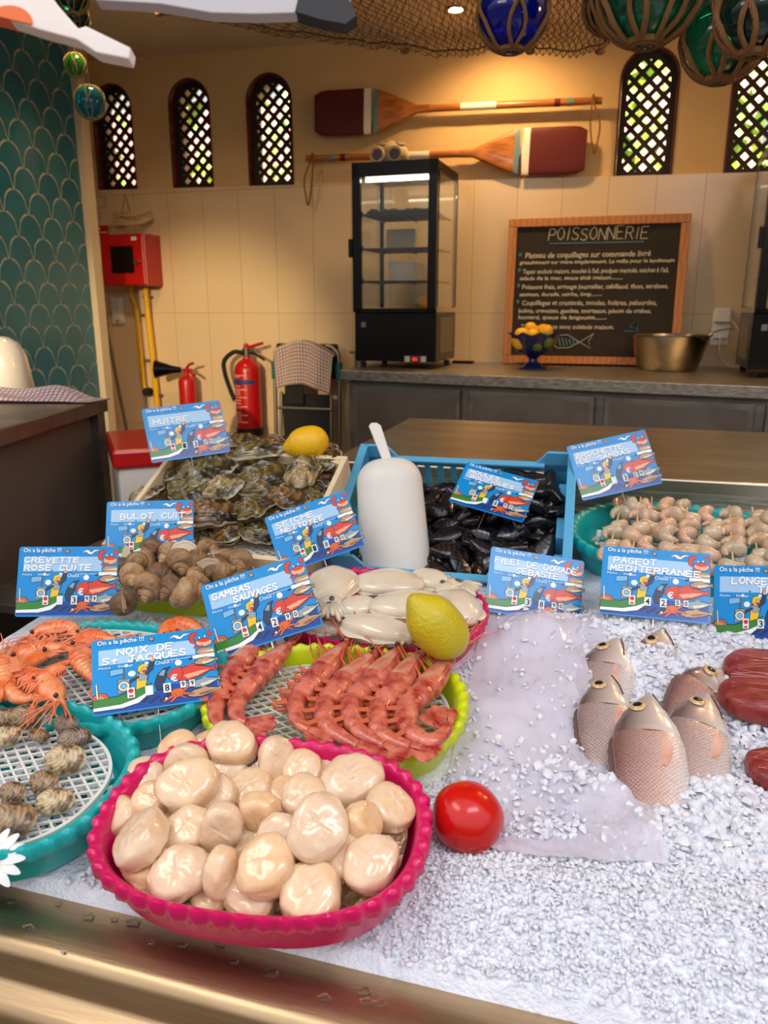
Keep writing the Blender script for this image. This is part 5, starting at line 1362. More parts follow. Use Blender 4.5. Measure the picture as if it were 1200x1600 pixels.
# ---------------------------------------------------------------- sea breams
def fish_material(name, back, mid, belly, scale=True, hw=.046):
    m = bpy.data.materials.new(name); m.use_nodes = True
    n = m.node_tree.nodes; L = m.node_tree.links; p = n['Principled BSDF']
    t = n.new('ShaderNodeTexCoord'); s = n.new('ShaderNodeSeparateXYZ'); L.new(t.outputs['Object'], s.inputs[0])
    mr = n.new('ShaderNodeMapRange'); mr.inputs['From Min'].default_value = hw; mr.inputs['From Max'].default_value = -hw; L.new(s.outputs[1], mr.inputs[0])
    nz = n.new('ShaderNodeTexNoise'); nz.inputs['Scale'].default_value = 30; nz.inputs['Detail'].default_value = 4; L.new(t.outputs['Object'], nz.inputs['Vector'])
    ad = n.new('ShaderNodeMath'); ad.operation = 'MULTIPLY_ADD'; ad.inputs[1].default_value = .10; L.new(nz.outputs[0], ad.inputs[0]); L.new(mr.outputs[0], ad.inputs[2])
    r = n.new('ShaderNodeValToRGB'); r.color_ramp.elements[0].color = lin(belly); r.color_ramp.elements[0].position = .18; r.color_ramp.elements[1].color = lin(back); r.color_ramp.elements[1].position = 1.0
    e_ = r.color_ramp.elements.new(.5); e_.color = lin(mid)
    L.new(ad.outputs[0], r.inputs[0])
    out = r.outputs[0]
    if scale:
        mp = n.new('ShaderNodeMapping'); mp.inputs['Scale'].default_value = (300, 300, 0); mp.inputs['Rotation'].default_value = (0, 0, .78); L.new(t.outputs['Object'], mp.inputs[0])
        v = n.new('ShaderNodeTexVoronoi'); v.inputs['Scale'].default_value = 1; v.inputs['Randomness'].default_value = .25; L.new(mp.outputs[0], v.inputs['Vector'])
        b = n.new('ShaderNodeBump'); b.inputs['Strength'].default_value = .5; b.inputs['Distance'].default_value = .001; b.invert = True
        L.new(v.outputs['Distance'], b.inputs['Height']); L.new(b.outputs[0], p.inputs['Normal'])
        r3 = n.new('ShaderNodeValToRGB'); r3.color_ramp.elements[0].position = .25; r3.color_ramp.elements[1].position = .7; r3.color_ramp.elements[0].color = (1, 1, 1, 1); r3.color_ramp.elements[1].color = (.62, .56, .54, 1)
        L.new(v.outputs['Distance'], r3.inputs[0])
        mx = n.new('ShaderNodeMix'); mx.data_type = 'RGBA'; mx.blend_type = 'MULTIPLY'; mx.inputs['Factor'].default_value = .8
        L.new(out, mx.inputs['A']); L.new(r3.outputs[0], mx.inputs['B']); out = mx.outputs['Result']
    L.new(out, p.inputs['Base Color'])
    p.inputs['Roughness'].default_value = .24; p.inputs['Metallic'].default_value = .2; p.inputs['Coat Weight'].default_value = .7
    return m
FBODY = fish_material('bream_scales', (138, 94, 90), (222, 186, 174), (244, 238, 238))
FHEAD = fish_material('bream_head', (116, 94, 88), (214, 196, 184), (236, 230, 226), False, .034)
FBODY2 = fish_material('bream_scales_silver', (160, 130, 126), (210, 190, 184), (236, 232, 232))
EYEW = mat('eye_ring', (226, 190, 140), .2, c2=(196, 150, 92), ns=200, coat=1); EYEB = mat('pupil', (20, 26, 34), .05, coat=1)
FIN = mat('pink_fin', (206, 146, 126), .3, c2=(220, 176, 156), ns=40, coat=.4)
def bream(label, head, tail, L, lift, roll=0, dip=8, flip=1, body=FBODY, hs=1.0):
    """head, tail: pixels giving the snout and the direction of the tail"""
    A = on_bed(head[0], head[1], lift); B = on_bed(tail[0], tail[1], lift)
    X, V = Vector((1, 0, 0)), BED_V
    d = Vector(((B-A).x, (B-A).dot(V))); az = math.atan2(d.y, d.x)
    R = Matrix.Rotation(BED_T, 3, 'X') @ Matrix.Rotation(az, 3, 'Z') @ Matrix.Rotation(math.radians(dip), 3, 'Y') @ Matrix.Rotation(math.radians(roll), 3, 'X')
    t = thing('sea_bream', label, 'fish', A, R.to_euler(), 'whole sea breams on the ice')
    # local: x snout->tail, y = dorsal side (flip), z = flank up
    up = [(0, .004), (.03, .045), (.08, .105), (.14, .155), (.22, .195), (.32, .212), (.45, .200), (.60, .160), (.74, .105), (.86, .058), (.92, .050), (.93, .05)]
    dn = [(0, .004), (.03, .030), (.08, .062), (.14, .100), (.22, .140), (.32, .165), (.45, .168), (.60, .138), (.74, .090), (.86, .050), (.92, .046), (.93, .046)]
    def itp(T, u):
        for (a, b), (c, e_) in zip(T, T[1:]):
            if a <= u <= c: f = (u-a)/(c-a); f = f*f*(3-2*f)*.4+f*.6; return b+(e_-b)*f
        return T[-1][1]
    rows = []; n = 70; m = 36; th_ = lambda u: .075*math.sin(PI*min(1, (u+.02)/.98)**.62)**.8+.004
    for i in range(n+1):
        u = .93*i/n; a, b = itp(up, u)*hs, itp(dn, u)*hs; T = th_(u)*L
        row = []
        for k in range(m):
            q_ = 2*PI*k/m; c, s_ = math.cos(q_), math.sin(q_)
            y = (a if c > 0 else b)*L*c; z = T*(abs(s_)**.85)*(1 if s_ > 0 else -1)
            # gill cover step
            if .255 < u < .275 and abs(s_) > .3: z *= .955
            if .16 < u < .255 and s_ > .3: z *= 1.03
            row.append((u*L, flip*y, z))
        if flip < 0: row = row[::-1]
        rows.append(row)
    b = MB().grid(rows, 0, None, True, True, True)
    b.m = [1 if (i//m)/n*.93 < .262 else 0 for i in range(len(b.m))]
    bo = b.build('body', [body, FHEAD], t, smooth=70)
    ex, ey = .125*L, flip*.068*L*hs
    ez = th_(.125)*L*.93
    M = Matrix.Translation((ex, ey, ez+.0005)) @ Euler((-.16*flip, -.30, 0)).to_matrix().to_4x4()
    MB().ell((0, 0, 0), (.0100, .0095, .0030), 24, 10, 0, M).build('eye', EYEW, t)
    MB().ell((0, 0, .0016), (.0062, .0060, .0022), 20, 10, 0, M).build('pupil', EYEB, t)
    MB().tube(cat_rom([(.0, -flip*.004, .004), (.022*L/.22, -flip*.012, .0105), (.04*L/.22, -flip*.016, .014)], 4), .0009, 5).build('mouth_line', mat('dark_red', (90, 40, 36), .4), t)
    MB().tube(cat_rom([(.250*L, flip*.09*L, .045*L), (.272*L, flip*.03*L, .0735*L), (.272*L, -flip*.03*L, .0715*L), (.245*L, -flip*.08*L, .050*L)], 6), .0011, 5).build('gill_edge', mat('gill_line', (104, 62, 58), .4), t)  # dark line along the edge of the gill cover
    fn = MB(); rows = []
    for i in range(9):
        u = i/8; base = Vector((.275*L, -flip*.045*L, .070*L)); tip = Vector((.46*L, -flip*.035*L, .074*L))
        c = base.lerp(tip, u); w_ = .0095*math.sin(PI*(u*.72+.16))
        rows.append([(c.x, c.y+w_, c.z-.001), (c.x, c.y, c.z+.002), (c.x, c.y-w_, c.z-.001), (c.x, c.y, c.z-.002)])
    fn.grid(rows, 0, None, True, True, True); fn.build('pectoral_fin', FIN, t, smooth=60)
    dfn = MB(); rows = [[(u*L, flip*(itp(up, u)*hs*L-.003), zz) for u in [.25+.5*q_/20 for q_ in range(21)]] for zz in (.0012,)] + [[(u*L+.006, flip*(itp(up, u)*hs*L+.0035+.001*(q_ % 2)), 0) for q_, u in enumerate([.25+.5*q_/20 for q_ in range(21)])]] + [[(u*L, flip*(itp(up, u)*hs*L-.003), -.0012) for u in [.25+.5*q_/20 for q_ in range(21)]]]
    dfn.grid(rows); dfn.build('dorsal_fin', FHEAD, t, smooth=60)
    tf = MB(); P = [(.90, .045), (1.0, .10), (1.12, .17), (1.08, .06), (1.05, 0), (1.08, -.06), (1.12, -.17), (1.0, -.10), (.90, -.045)]
    tf.prism([(x*L, y*L) for x, y in P], -.0015, .0015); tf.build('tail_fin', FIN, t, smooth=0)
    return t
bream('large pink sea bream in front, lying on its side head up', (1014, 1088), (1044, 1335), .250, .046, roll=4, dip=11, flip=-1, hs=.84)
bream('silvery sea bream right of the front one', (1103, 1088), (1086, 1300), .235, .034, roll=-14, dip=9, flip=-1, body=FBODY2, hs=.85)
bream('sea bream at left, its head just behind the front fish', (950, 1058), (966, 1290), .215, .030, roll=0, dip=12, flip=-1, body=FBODY2, hs=.85)
bream('sea bream at the back left with its head poking out of the ice', (966, 1000), (905, 1180), .21, .030, roll=8, dip=16, flip=-1, body=FBODY2)
bream('sea bream at the back right half covered by ice', (1125, 1048), (1030, 1180), .19, .020, roll=-30, dip=10, flip=-1)
bream('small brownish fish head sticking out of the ice at the back', (1032, 984), (1050, 1120), .20, .036, roll=0, dip=26, flip=-1)

# ---------------------------------------------------------------- tuna pieces
TUNA = mat('tuna_flesh', (122, 28, 28), .35, c2=(160, 64, 56), ns=26, bump=.6, bs=90, coat=.3, sss=.15, aniso=(1, 4, 1))
FILM = None
def tuna(label, px, py, a, b, h, az, lift, seed):
    p = on_bed(px, py, lift); t = thing('tuna_loin', label, 'tuna', p, bed_rot(math.radians(az)), 'tuna loin pieces')
    rows = []
    for i in range(17):
        u = -PI/2+PI*i/16; c, s_ = abs(math.cos(u))**.45, (abs(math.sin(u))**.6)*(1 if math.sin(u) > 0 else -1)
        rows.append([((1+.09*noise.noise(Vector((math.cos(q_)*1.5, math.sin(q_)*1.5, seed))))*x*c, (1+.09*noise.noise(Vector((math.cos(q_)*1.5, math.sin(q_)*1.5, seed))))*y*c, s_*h/2) for q_ in [2*PI*k/44 for k in range(44)] for x, y in [sup(a, b, q_, 2.6)]])
    MB().grid(rows, 0, None, True, True, True).build('meat', TUNA, t, smooth=60)
    wr = MB(); rn = random.Random(seed)
    for k in range(5):
        y0 = rn.uniform(-b*.7, b*.7); wr.tube(cat_rom([(-a*.8, y0, h*.44), (-a*.2, y0+rn.uniform(-.01, .01), h/2+.0008), (a*.4, y0+rn.uniform(-.012, .012), h/2+.0008), (a*.85, y0+rn.uniform(-.01, .01), h*.42)], 5), .00035, 4)
    wr.build('film_wrinkles', mat('film_wrinkle', (186, 110, 104), .15, coat=1), t)
tuna('dark red tuna loin piece lying furthest back at the right edge', 1212, 1052, .062, .040, .034, 0, .022, 1)
tuna('dark red tuna loin piece in front of the other one', 1215, 1098, .066, .036, .036, -4, .030, 2)
tuna('small dark red tuna corner low at the right edge', 1218, 1205, .034, .030, .03, 10, .012, 3)

# ---------------------------------------------------------------- plastic sheet on the ice
C4 = [on_bed(758, 962, .010), on_bed(930, 985, .010), on_bed(700, 1215, .012), on_bed(1010, 1250, .008)]
rows = []
FC = [(758, 962), (935, 978), (990, 1130), (1050, 1380), (900, 1368), (738, 1338), (700, 1210)]
for i in range(61):
    v = i/60; row = []
    for j in range(61):
        u = j/60
        l = Vector((758+(700-758)*min(1, v/.62), 962+(1210-962)*min(1, v/.62))) if v < .62 else Vector((700+(742-700)*(v-.62)/.38, 1210+(1342-1210)*(v-.62)/.38))
        r = Vector((935+(1040-935)*v, 978+(1395-978)*v))
        q_ = l.lerp(r, u); p = on_bed(q_.x, q_.y, .004)
        z = ice_h(p.x, p.y)+.0055 + .004*noise.noise(Vector((p.x*26+p.y*10, p.y*12, 4))) + .0040*abs(noise.noise(Vector((p.x*60+p.y*20, p.y*22, 9))))+.0020*abs(noise.noise(Vector((p.x*20-p.y*60, p.y*90, 3))))
        row.append((p.x, p.y, z))
    rows.append(row)
o = MB().grid(rows).build('plastic_sheet', mat('milky_film', (232, 226, 242), .16, coat=.6, alpha=.62), smooth=80)
tag(o, 'milky plastic sheet lying on the ice between tomato and breams', 'sheet')
def in_sheet(x, y):
    d = Vector((x, y, bed_z(y)))-CAM; z = d.dot(FW); px, py = 600+F_PX*d.dot(RT)/z, 800-F_PX*d.dot(UP)/z
    if not 965 < py < 1325: return False
    l = 758+(700-758)*min(1, (py-962)/248) if py < 1210 else 700+(42)*(py-1210)/132
    return l < px < 905+(py-965)*.02
spots = []; rnd = random.Random(99)
N_ = 0
while N_ < 25000:
    x = rnd.uniform(-.70, .46); y = rnd.uniform(.524, 1.16)
    if y > .9 and rnd.random() < .35: continue
    if in_basket(x, y): N_ += 1; continue
    N_ += 1
    if in_sheet(x, y):
        p_ = 1.5 if y < .655 else .8 if y < .70 else (.35 if y < .80 else .10)
        if rnd.random() > p_*(.6+.8*noise.noise(Vector((x*18, y*18, 7)))+.2): continue
    near = y < .68 and x > -.15
    s_ = rnd.uniform(.0028, .0062) if not near else rnd.uniform(.0022, .0048)
    big = any((x-mx)**2+(y-my)**2 < r*r for mx, my, r, k in MOUNDS)
    if big and rnd.random() < .4: s_ *= 1.7
    spots.append((x, y, ice_h(x, y)+rnd.uniform(-.001, .004)+(.0075 if in_sheet(x, y) else 0), s_))
for k in range(6500):   # the part beyond the breams and tuna
    x, y = rnd.uniform(.46, .84), rnd.uniform(.53, 1.16)
    spots.append((x, y, ice_h(x, y)+rnd.uniform(-.001, .004), rnd.uniform(.0028, .0062)))
for k in range(5200):   # finer grit on the bright front bank
    x = rnd.uniform(-.18, .40); y = rnd.uniform(.53, .68)
    spots.append((x, y, ice_h(x, y)+rnd.uniform(.0, .003)+(.006 if in_sheet(x, y) else 0), rnd.uniform(.0018, .0038)))
chips('crushed_ice', 'loose chips of crushed ice covering the whole display', spots)
bpy.context.view_layer.update()
# ---------------------------------------------------------------- price signs
SB = mat('sign_blue', (0, 142, 214), .3, coat=.1)
SGN = dict(sea=(10, 70, 160), pale=(166, 206, 238), white=(240, 244, 246), black=(16, 20, 26), red=(216, 66, 48), peach=(240, 176, 134), green=(56, 132, 52), yellow=(240, 196, 40), brown=(150, 90, 50), navy=(34, 60, 92), orange=(222, 100, 44), grey=(146, 164, 174), tan=(186, 150, 116), cream=(236, 226, 196), sky=(120, 186, 226))
SK_ = list(SGN); SM = [mat('sign_'+k, v, .3, coat=.15) for k, v in SGN.items()]
IX = {k: i for i, k in enumerate(SK_)}
MARK = mat('white_marker', (250, 250, 250), .4)
INK = mat('digit_ink', (16, 16, 18), .4); CARD = mat('digit_card', (238, 238, 234), .4)
def art():
    b = MB(); lay = [0]
    def poly(P, col, edge=.9):
        edge *= 1.35
        P = [Vector(p) for p in P]
        area = sum(P[i].x*P[(i+1) % len(P)].y-P[(i+1) % len(P)].x*P[i].y for i in range(len(P)))
        if area < 0: P = P[::-1]
        lay[0] += 1; z = .75+.004*lay[0]
        if edge:
            Q = []
            n = len(P)
            for i in range(n):
                d1 = (P[i]-P[i-1]).normalized(); d2 = (P[(i+1) % n]-P[i]).normalized(); m = Vector((d1.y+d2.y, -d1.x-d2.x))
                m = m.normalized()*edge if m.length > .1 else Vector((0, 0))
                Q.append(P[i]+m)
            b.add([(p.x*.001, p.y*.001, z*.001) for p in Q], [tuple(range(n))], IX['black'])
        lay[0] += 1; z = .75+.004*lay[0]
        b.add([(p.x*.001, p.y*.001, z*.001) for p in P], [tuple(range(len(P)))], IX[col])
    def ell(x, y, rx, ry, col, edge=.6, rot=0, a0=0, a1=360, n=18):
        c, s = math.cos(math.radians(rot)), math.sin(math.radians(rot)); P = []
        for k in range(n if a1-a0 == 360 else n+1):
            t = math.radians(a0+(a1-a0)*k/n); u, v = rx*math.cos(t), ry*math.sin(t); P.append((x+u*c-v*s, y+u*s+v*c))
        poly(P, col, edge)
    def fish(x, y, L, H, c1, c2, rot=0):
        c, s = math.cos(math.radians(rot)), math.sin(math.radians(rot))
        T = lambda P: [(x+u*c-v*s, y+u*s+v*c) for u, v in P]
        body = [(-L*.5, -H*.1), (-L*.42, H*.22), (-L*.28, H*.44), (-L*.05, H*.48), (L*.2, H*.32), (L*.4, H*.1), (L*.5, H*.28), (L*.47, 0), (L*.5, -H*.22), (L*.4, -H*.06), (L*.15, -H*.34), (-L*.1, -H*.48), (-L*.35, -H*.36)]
        poly(T(body), c1)
        poly(T([(-L*.2, -H*.1), (L*.1, 0), (L*.36, -H*.02), (L*.1, -H*.26), (-L*.12, -H*.36)]), c2, 0)
        poly(T([(-L*.1, -H*.3), (L*.06, -H*.02), (L*.12, -H*.3)]), c2, .3)
        poly(T([(-L*.1, H*.48), (L*.02, H*.66), (L*.12, H*.38)]), c1, .4)
        ell(x-L*.36*c, y-L*.36*s+H*.1, .8, .6, 'black', 0, n=8)
    # sea along the bottom
    poly([(-72, 2), (72, 2), (72, 26), (60, 30), (40, 27), (20, 30), (0, 24), (-10, 16), (-26, 12), (-50, 9), (-73, 10)], 'sea', 0)
    poly([(-66, 67.5), (50, 67.5), (50, 89.5), (-66, 89.5)], 'pale', 0)
    # seagull
    poly([(20, 96), (26, 100), (30, 99), (33, 96), (38, 100), (46, 100), (38, 97), (34, 93), (29, 94), (26, 97)], 'white', .5)
    # crab
    poly([(46, 98), (44, 92), (45, 86), (49, 83), (51, 88), (49, 92), (53, 96), (56, 100), (51, 100)], 'red', .5)
    poly([(66, 99), (70, 101), (73, 97), (73, 92), (69, 93)], 'red', .4)
    ell(62, 84, 10, 6, 'peach', .6); ell(62, 87, 8, 3, 'red', 0)
    for q in (50, 54, 58): poly([(q, 80), (q-2, 76), (q+1, 77), (q+2, 80)], 'red', .3)
    ell(57, 91.5, 1.2, 1.6, 'white', .4, n=8); ell(64, 92.5, 1.2, 1.6, 'white', .4, n=8)
    # stack of small fish under the crab
    poly([(50, 70), (56, 75), (73, 75), (73, 66), (56, 66)], 'tan', .5); poly([(54, 70), (73, 72), (73, 69)], 'cream', .3)
    poly([(46, 61), (73, 61), (73, 66), (46, 66)], 'white', 0); ell(43, 62, 2, 1.6, 'navy', .4, n=8)
    fish(62, 56, 30, 10, 'tan', 'cream', 2)
    # big red fish, grey fish, brown fish
    fish(44, 42, 58, 20, 'red', 'peach', 5)
    poly([(13, 40), (20, 50), (30, 52), (32, 44), (30, 35), (20, 34)], 'red', .5)
    fish(58, 26, 38, 12, 'grey', 'cream', 8); fish(56, 13, 42, 11, 'tan', 'brown', 6)
    # boat, cabin, wheel, lifebuoy
    poly([(-73, 8), (-40, 9), (-22, 14), (-10, 26), (-6, 34), (-22, 29), (-44, 22), (-73, 21)], 'green')
    poly([(-73, 6), (-40, 6), (-22, 10), (-11, 19), (-8, 24), (-24, 16), (-42, 11), (-73, 10)], 'white', .4)
    ell(-65, 21, 9, 8, 'orange', .6, 0, 0, 180); ell(-65, 21, 5, 5, 'tan', .4, 0, 0, 180)
    poly([(-69, 22), (-67.5, 22), (-68.5, 42), (-70, 42)], 'cream', .4)
    poly([(-45, 26), (-31, 28), (-30, 44), (-44, 44)], 'grey', .6); ell(-38, 35, 6.5, 6.5, 'cream', .7); ell(-38, 35, 3.4, 3.4, 'sky', .5)
    poly([(-38, 44), (-36.6, 44), (-36.6, 60), (-38, 60)], 'brown', .3)
    poly([(-53, 51), (-38, 53), (-38, 60), (-53, 59)], 'sky', .6)
    # fisherman
    poly([(-24, 28), (-13, 31), (-9, 46), (-14, 54), (-22, 48)], 'yellow', .6); poly([(-20, 40), (-11, 40), (-9, 48), (-14, 52), (-20, 49)], 'grey', .4)
    poly([(-11, 46), (-3, 54), (-1, 64), (-5, 65), (-8, 57), (-14, 52)], 'navy', .5); ell(-3, 68, 3, 3.4, 'peach', .5, n=10)
    poly([(-4.5, 69), (-5, 74), (-2.4, 70), (-1, 74), (-.6, 69)], 'peach', .3)
    poly([(-31, 38), (-20, 44), (-20, 47), (-31, 42)], 'navy', .4)
    ell(-15, 54.5, 5, 6, 'peach', .5); poly([(-21, 53), (-20, 60), (-14, 63), (-9, 60), (-8, 58), (-15, 58), (-18, 52)], 'yellow', .5); ell(-13, 52, 2.4, 2, 'brown', .3, n=8)
    ell(-28, 51, 4.4, 4.0, 'white', 0); ell(28, 58, 4.2, 4.2, 'white', 0)
    # dolphin leaping, waves, octopus
    poly([(-2, 32), (2, 44), (10, 52), (18, 54), (13, 48), (12, 40), (8, 32), (6, 24), (0, 24)], 'navy', .6); poly([(3, 44), (8, 50), (12, 50), (9, 42)], 'grey', 0)
    for q in range(9): ell(-16+4.2*q, 12+3.2*math.sin(q*2.1), 2.4, 1.6, 'navy', .3, n=8)
    ell(24, 16, 8, 6, 'orange', .5)
    for (x1, y1, x2, y2) in ((20, 14, 6, 6), (22, 12, 14, 4), (26, 12, 34, 6), (29, 14, 42, 12), (30, 18, 40, 24)):
        poly([(x1, y1+1.6), (x2, y2+1), (x2+1, y2-.6), (x1+1, y1-1.6)], 'orange', .4)
    ell(36, 25, 2, 2.6, 'grey', .4, n=8); ell(10, 10, 1.6, 1.6, 'white', .4, n=8)
    for q in (-34, -10): poly([(q-2, 61), (q+2, 61), (q+2, 65), (q-2, 65)], 'white', 0)
    ell(-2, 98, 2.6, 2.6, 'tan', .5, n=12)
    for q in (-24, 12): ell(q, 69, 1.2, 1.2, 'black', 0, n=8)
    return b
ART = None
GLY = {'A': ['0,0 .5,1 1,0', '.2,.38 .8,.38'], 'B': ['0,0 0,1 .6,1 .85,.86 .85,.66 .6,.54 0,.52', '.6,.54 .95,.4 .95,.14 .65,0 0,0'], 'C': ['.95,.85 .6,1 .25,.92 0,.6 0,.35 .25,.06 .6,0 .95,.15'], 'D': ['0,0 0,1 .5,1 .9,.75 1,.45 .8,.12 .45,0 0,0'],
 'E': ['.95,1 0,1 0,0 .95,0', '0,.52 .75,.52'], 'F': ['.95,1 0,1 0,0', '0,.52 .7,.52'], 'G': ['.95,.85 .6,1 .25,.92 0,.6 0,.35 .25,.06 .6,0 .95,.15 .95,.45 .55,.45'], 'H': ['0,0 0,1', '1,0 1,1', '0,.5 1,.5'], 'I': ['.5,0 .5,1'],
 'J': ['.1,1 1,1', '.62,1 .62,.2 .4,0 .12,.05 0,.25'], 'L': ['0,1 0,0 .9,0'], 'M': ['0,0 .1,1 .5,.35 .9,1 1,0'], 'N': ['0,0 0,1 1,0 1,1'], 'O': ['.5,1 .12,.8 0,.5 .12,.18 .5,0 .88,.18 1,.5 .88,.8 .5,1'], 'P': ['0,0 0,1 .65,1 .92,.82 .92,.62 .65,.46 0,.46'],
 'Q': ['.5,1 .12,.8 0,.5 .12,.18 .5,0 .88,.18 1,.5 .88,.8 .5,1', '.6,.3 1,-.1'], 'R': ['0,0 0,1 .6,1 .9,.84 .9,.64 .6,.5 0,.5', '.5,.5 .98,0'], 'S': ['.92,.88 .6,1 .2,.94 .05,.74 .25,.56 .7,.46 .95,.26 .75,.04 .35,0 0,.14'], 'T': ['0,1 1,1', '.5,1 .5,0'],
 'U': ['0,1 0,.28 .25,0 .7,0 1,.28 1,1'], 'V': ['0,1 .5,0 1,1'], 'X': ['0,0 1,1', '0,1 1,0'], 'Y': ['0,1 .5,.5 1,1', '.5,.5 .5,0'], 'Z': ['0,1 1,1 0,0 1,0'], 't': ['.5,.75 .5,0', '.15,.5 .95,.5']}
GLY = {k: [[tuple(float(c) for c in p.split(',')) for p in st.split()] for st in v] for k, v in GLY.items()}
def marker(body, xa, xb, y0, h, z, pen, m, parent, name='handwritten_name', gap=.34, seed=0):
    """capitals written with a round felt pen, in metres on the board"""
    r_ = random.Random(body); n = sum(1.0 if c != 'I' else .55 for c in body) + gap*(len(body)-1); cw = (xb-xa)/n
    b = MB(); x = xa
    for ch in body:
        wd = cw*(1.0 if ch != 'I' else .55)
        if ch != ' ':
            dy = r_.uniform(-.05, .05)*h; hh = h*r_.uniform(.93, 1.06); sk = r_.uniform(.02, .16)
            for st in GLY[ch]:
                P = [(x+u*wd+sk*v*h*.8, y0+dy+v*hh) for u, v in st]
                for (x1, y1), (x2, y2) in zip(P, P[1:]):
                    d = Vector((x2-x1, y2-y1)); L_ = d.length; d.normalize(); q = Vector((-d.y, d.x))*pen
                    out = [(x1+q.x*math.cos(a)-d.x*pen*math.sin(a), y1+q.y*math.cos(a)-d.y*pen*math.sin(a)) for a in [PI*k/6 for k in range(7)]] + [(x2-q.x*math.cos(a)+d.x*pen*math.sin(a), y2-q.y*math.cos(a)+d.y*pen*math.sin(a)) for a in [PI*k/6 for k in range(7)]]
                    z += .0000012
                    b.add([(px, py, z) for px, py in out], [tuple(range(14))[::-1]])
        x += wd + cw*gap
    return b.build(name, m, parent, smooth=0)
def price_sign(key, l1, l2, loc, rot, digits, look, spike=.06, logo=True, sc=1.0):
    """l = (text, x0, x1, y0, height) in mm of the board"""
    global ART
    t = thing('price_sign', look, 'sign', loc, [math.radians(v) for v in rot], 'blue seafood price signs')
    pts = []
    W2, H_ = .074, .105
    for cx, cy, a0 in ((W2-.004, H_-.004, 0), (-W2+.004, H_-.004, 90), (-W2+.004, .004, 180), (W2-.004, .004, 270)):
        for k in range(5): a = math.radians(a0+22.5*k); pts.append((cx+.004*math.cos(a), cy+.004*math.sin(a)))
    MB().prism(pts, -.0007, .0007).build('board', SB, t, smooth=0)
    if ART is None:
        ART = art().build('printed_scene', SM, t, smooth=0)
    else:
        a = ART.copy(); COL.objects.link(a); a.parent = t
    zt = .0019
    text('On a la pêche !!!', .010, MARK, t, 'slogan', -.067, .0945, zt, width=.056, height=.0085, bold=.00012)
    text('Chalut !', .007, MARK, t, 'small_print', .0, .0585, zt, width=.021)
    text('Pêche     Elevage', .004, MARK, t, 'small_print', -.066, .0615, zt, width=.040)
    text('Type d\'engins de pêche', .003, MARK, t, 'small_print', .012, .0625, zt, width=.032)
    if l2 and False: pass
    for s_, xa, xb, y0, h in [l for l in (l1, l2) if l]:
        marker(s_, xa*.001, xb*.001, (y0-5)*.001, h*.00082, zt+.0003, .00100, MARK, t)
    # number cards
    def card(x, y, w_, h, ch, mt=INK):
        c = MB().box((x*.001, y*.001, .0021), (w_*.001, h*.001, .0005)).build('number_card', CARD, t, smooth=0, bevel=.0002)
        if ch: text(ch, h*.00115, mt, c, 'digit', x*.001, (y-h*.36)*.001, .00245, width=w_*.00062, height=h*.00072, align='CENTER', bold=.00025)
        return c
    if logo:
        c = card(-30, 24, 8.5, 14, None); m_ = MB()
        m_.lathe([(.0001, 0), (.003, 0), (.003, .0002), (.0001, .0002)], 16, 0, Matrix.Translation((-.030, .0265, .0024))); m_.box((-.030, .0195, .0024), (.005, .0025, .0002)); m_.build('red_mark', mat('mark_red', (208, 36, 52), .4), c, smooth=0)
    d1, d2, d3, d4 = digits
    card(-9, 24, 9, 13, d1); card(12, 24, 9, 13, d2)
    card(31, 26, 6.5, 9.5, d3); card(42, 26, 6.5, 9.5, d4)
    text('€', .013, MARK, t, 'euro_mark', .017, .032, zt, bold=.0003)
    MB().tube([(0, .02, -.0016), (0, -spike*.4, -.0016), (0, -spike, -.0016)], .0010, 8).build('steel_spike', STEEL_BRIGHT, t)
    t.scale = (sc,)*3
    return t
price_sign('HUITRE', ('HUITRE', -57, 6, 77, 11.5), None, (-.7475, 1.2808, .9275), (65.6, -4.2, 38.3), ('1', '3', '0', '0'), 'blue price sign handwritten HUITRE standing over the oysters', .05)
price_sign('BULOT', ('BULOT CUIT', -50, 58, 77, 11.5), None, (-.6986, 1.0431, .8050), (58, .5, 23.9), ('', '3', '9', '0'), 'blue price sign handwritten BULOT CUIT behind the whelks', .05, sc=.95)
price_sign('CREVETTE', ('CREVETTE', -64, 16, 86, 9), ('ROSE CUITE', -64, 34, 74, 9.5), (-.7535, .8981, .7555), (65.4, .6, 18.6), ('', '3', '9', '9'), 'blue price sign handwritten CREVETTE ROSE CUITE at the left', .05)
price_sign('NOIX', ('NOIX DE', -44, 22, 84, 10.5), ('St JACQUES', -62, 38, 72.5, 10.5), (-.4883, .7228, .7384), (33.1, .2, 33.9), ('', '8', '9', '9'), 'blue price sign handwritten NOIX DE St JACQUES behind the scallops', .075)
price_sign('GAMBAS', ('GAMBAS', -62, -8, 84, 10.5), ('SAUVAGES', -34, 28, 72.5, 10.5), (-.4120, .8819, .7639), (56.1, -15.9, 24.2), ('4', '2', '9', '0'), 'blue price sign handwritten GAMBAS SAUVAGES behind the red prawns', .045)
price_sign('SEICHE', ('SEICHE', -60, 8, 84, 10.5), ('NETTOYEE', -54, 22, 72.5, 10.5), (-.4180, 1.1077, .8083), (58.3, -17, 26.3), ('1', '8', '9', '0'), 'blue price sign handwritten SEICHE NETTOYEE leaning against the oyster crate', .03, sc=.95)
price_sign('MOULES', ('MOULES', -60, 0, 84, 10.5), ('BOUZIGUES', -56, 32, 72.5, 10), (-.1898, 1.3102, .8537), (37.4, 11.1, -5.6), ('', '8', '9', '0'), 'blue price sign handwritten MOULES BOUZIGUES stuck in the mussels', .05, sc=.93)
price_sign('BROCHETTE', ('BROCHETTE', -62, 24, 83, 10), ('DE GAMBAS', -58, 34, 72, 10), (.0415, 1.4000, .8842), (59.8, -11.6, 20.8), ('', '3', '5', '9'), 'blue price sign handwritten BROCHETTE DE GAMBAS above the prawn skewers', .10)
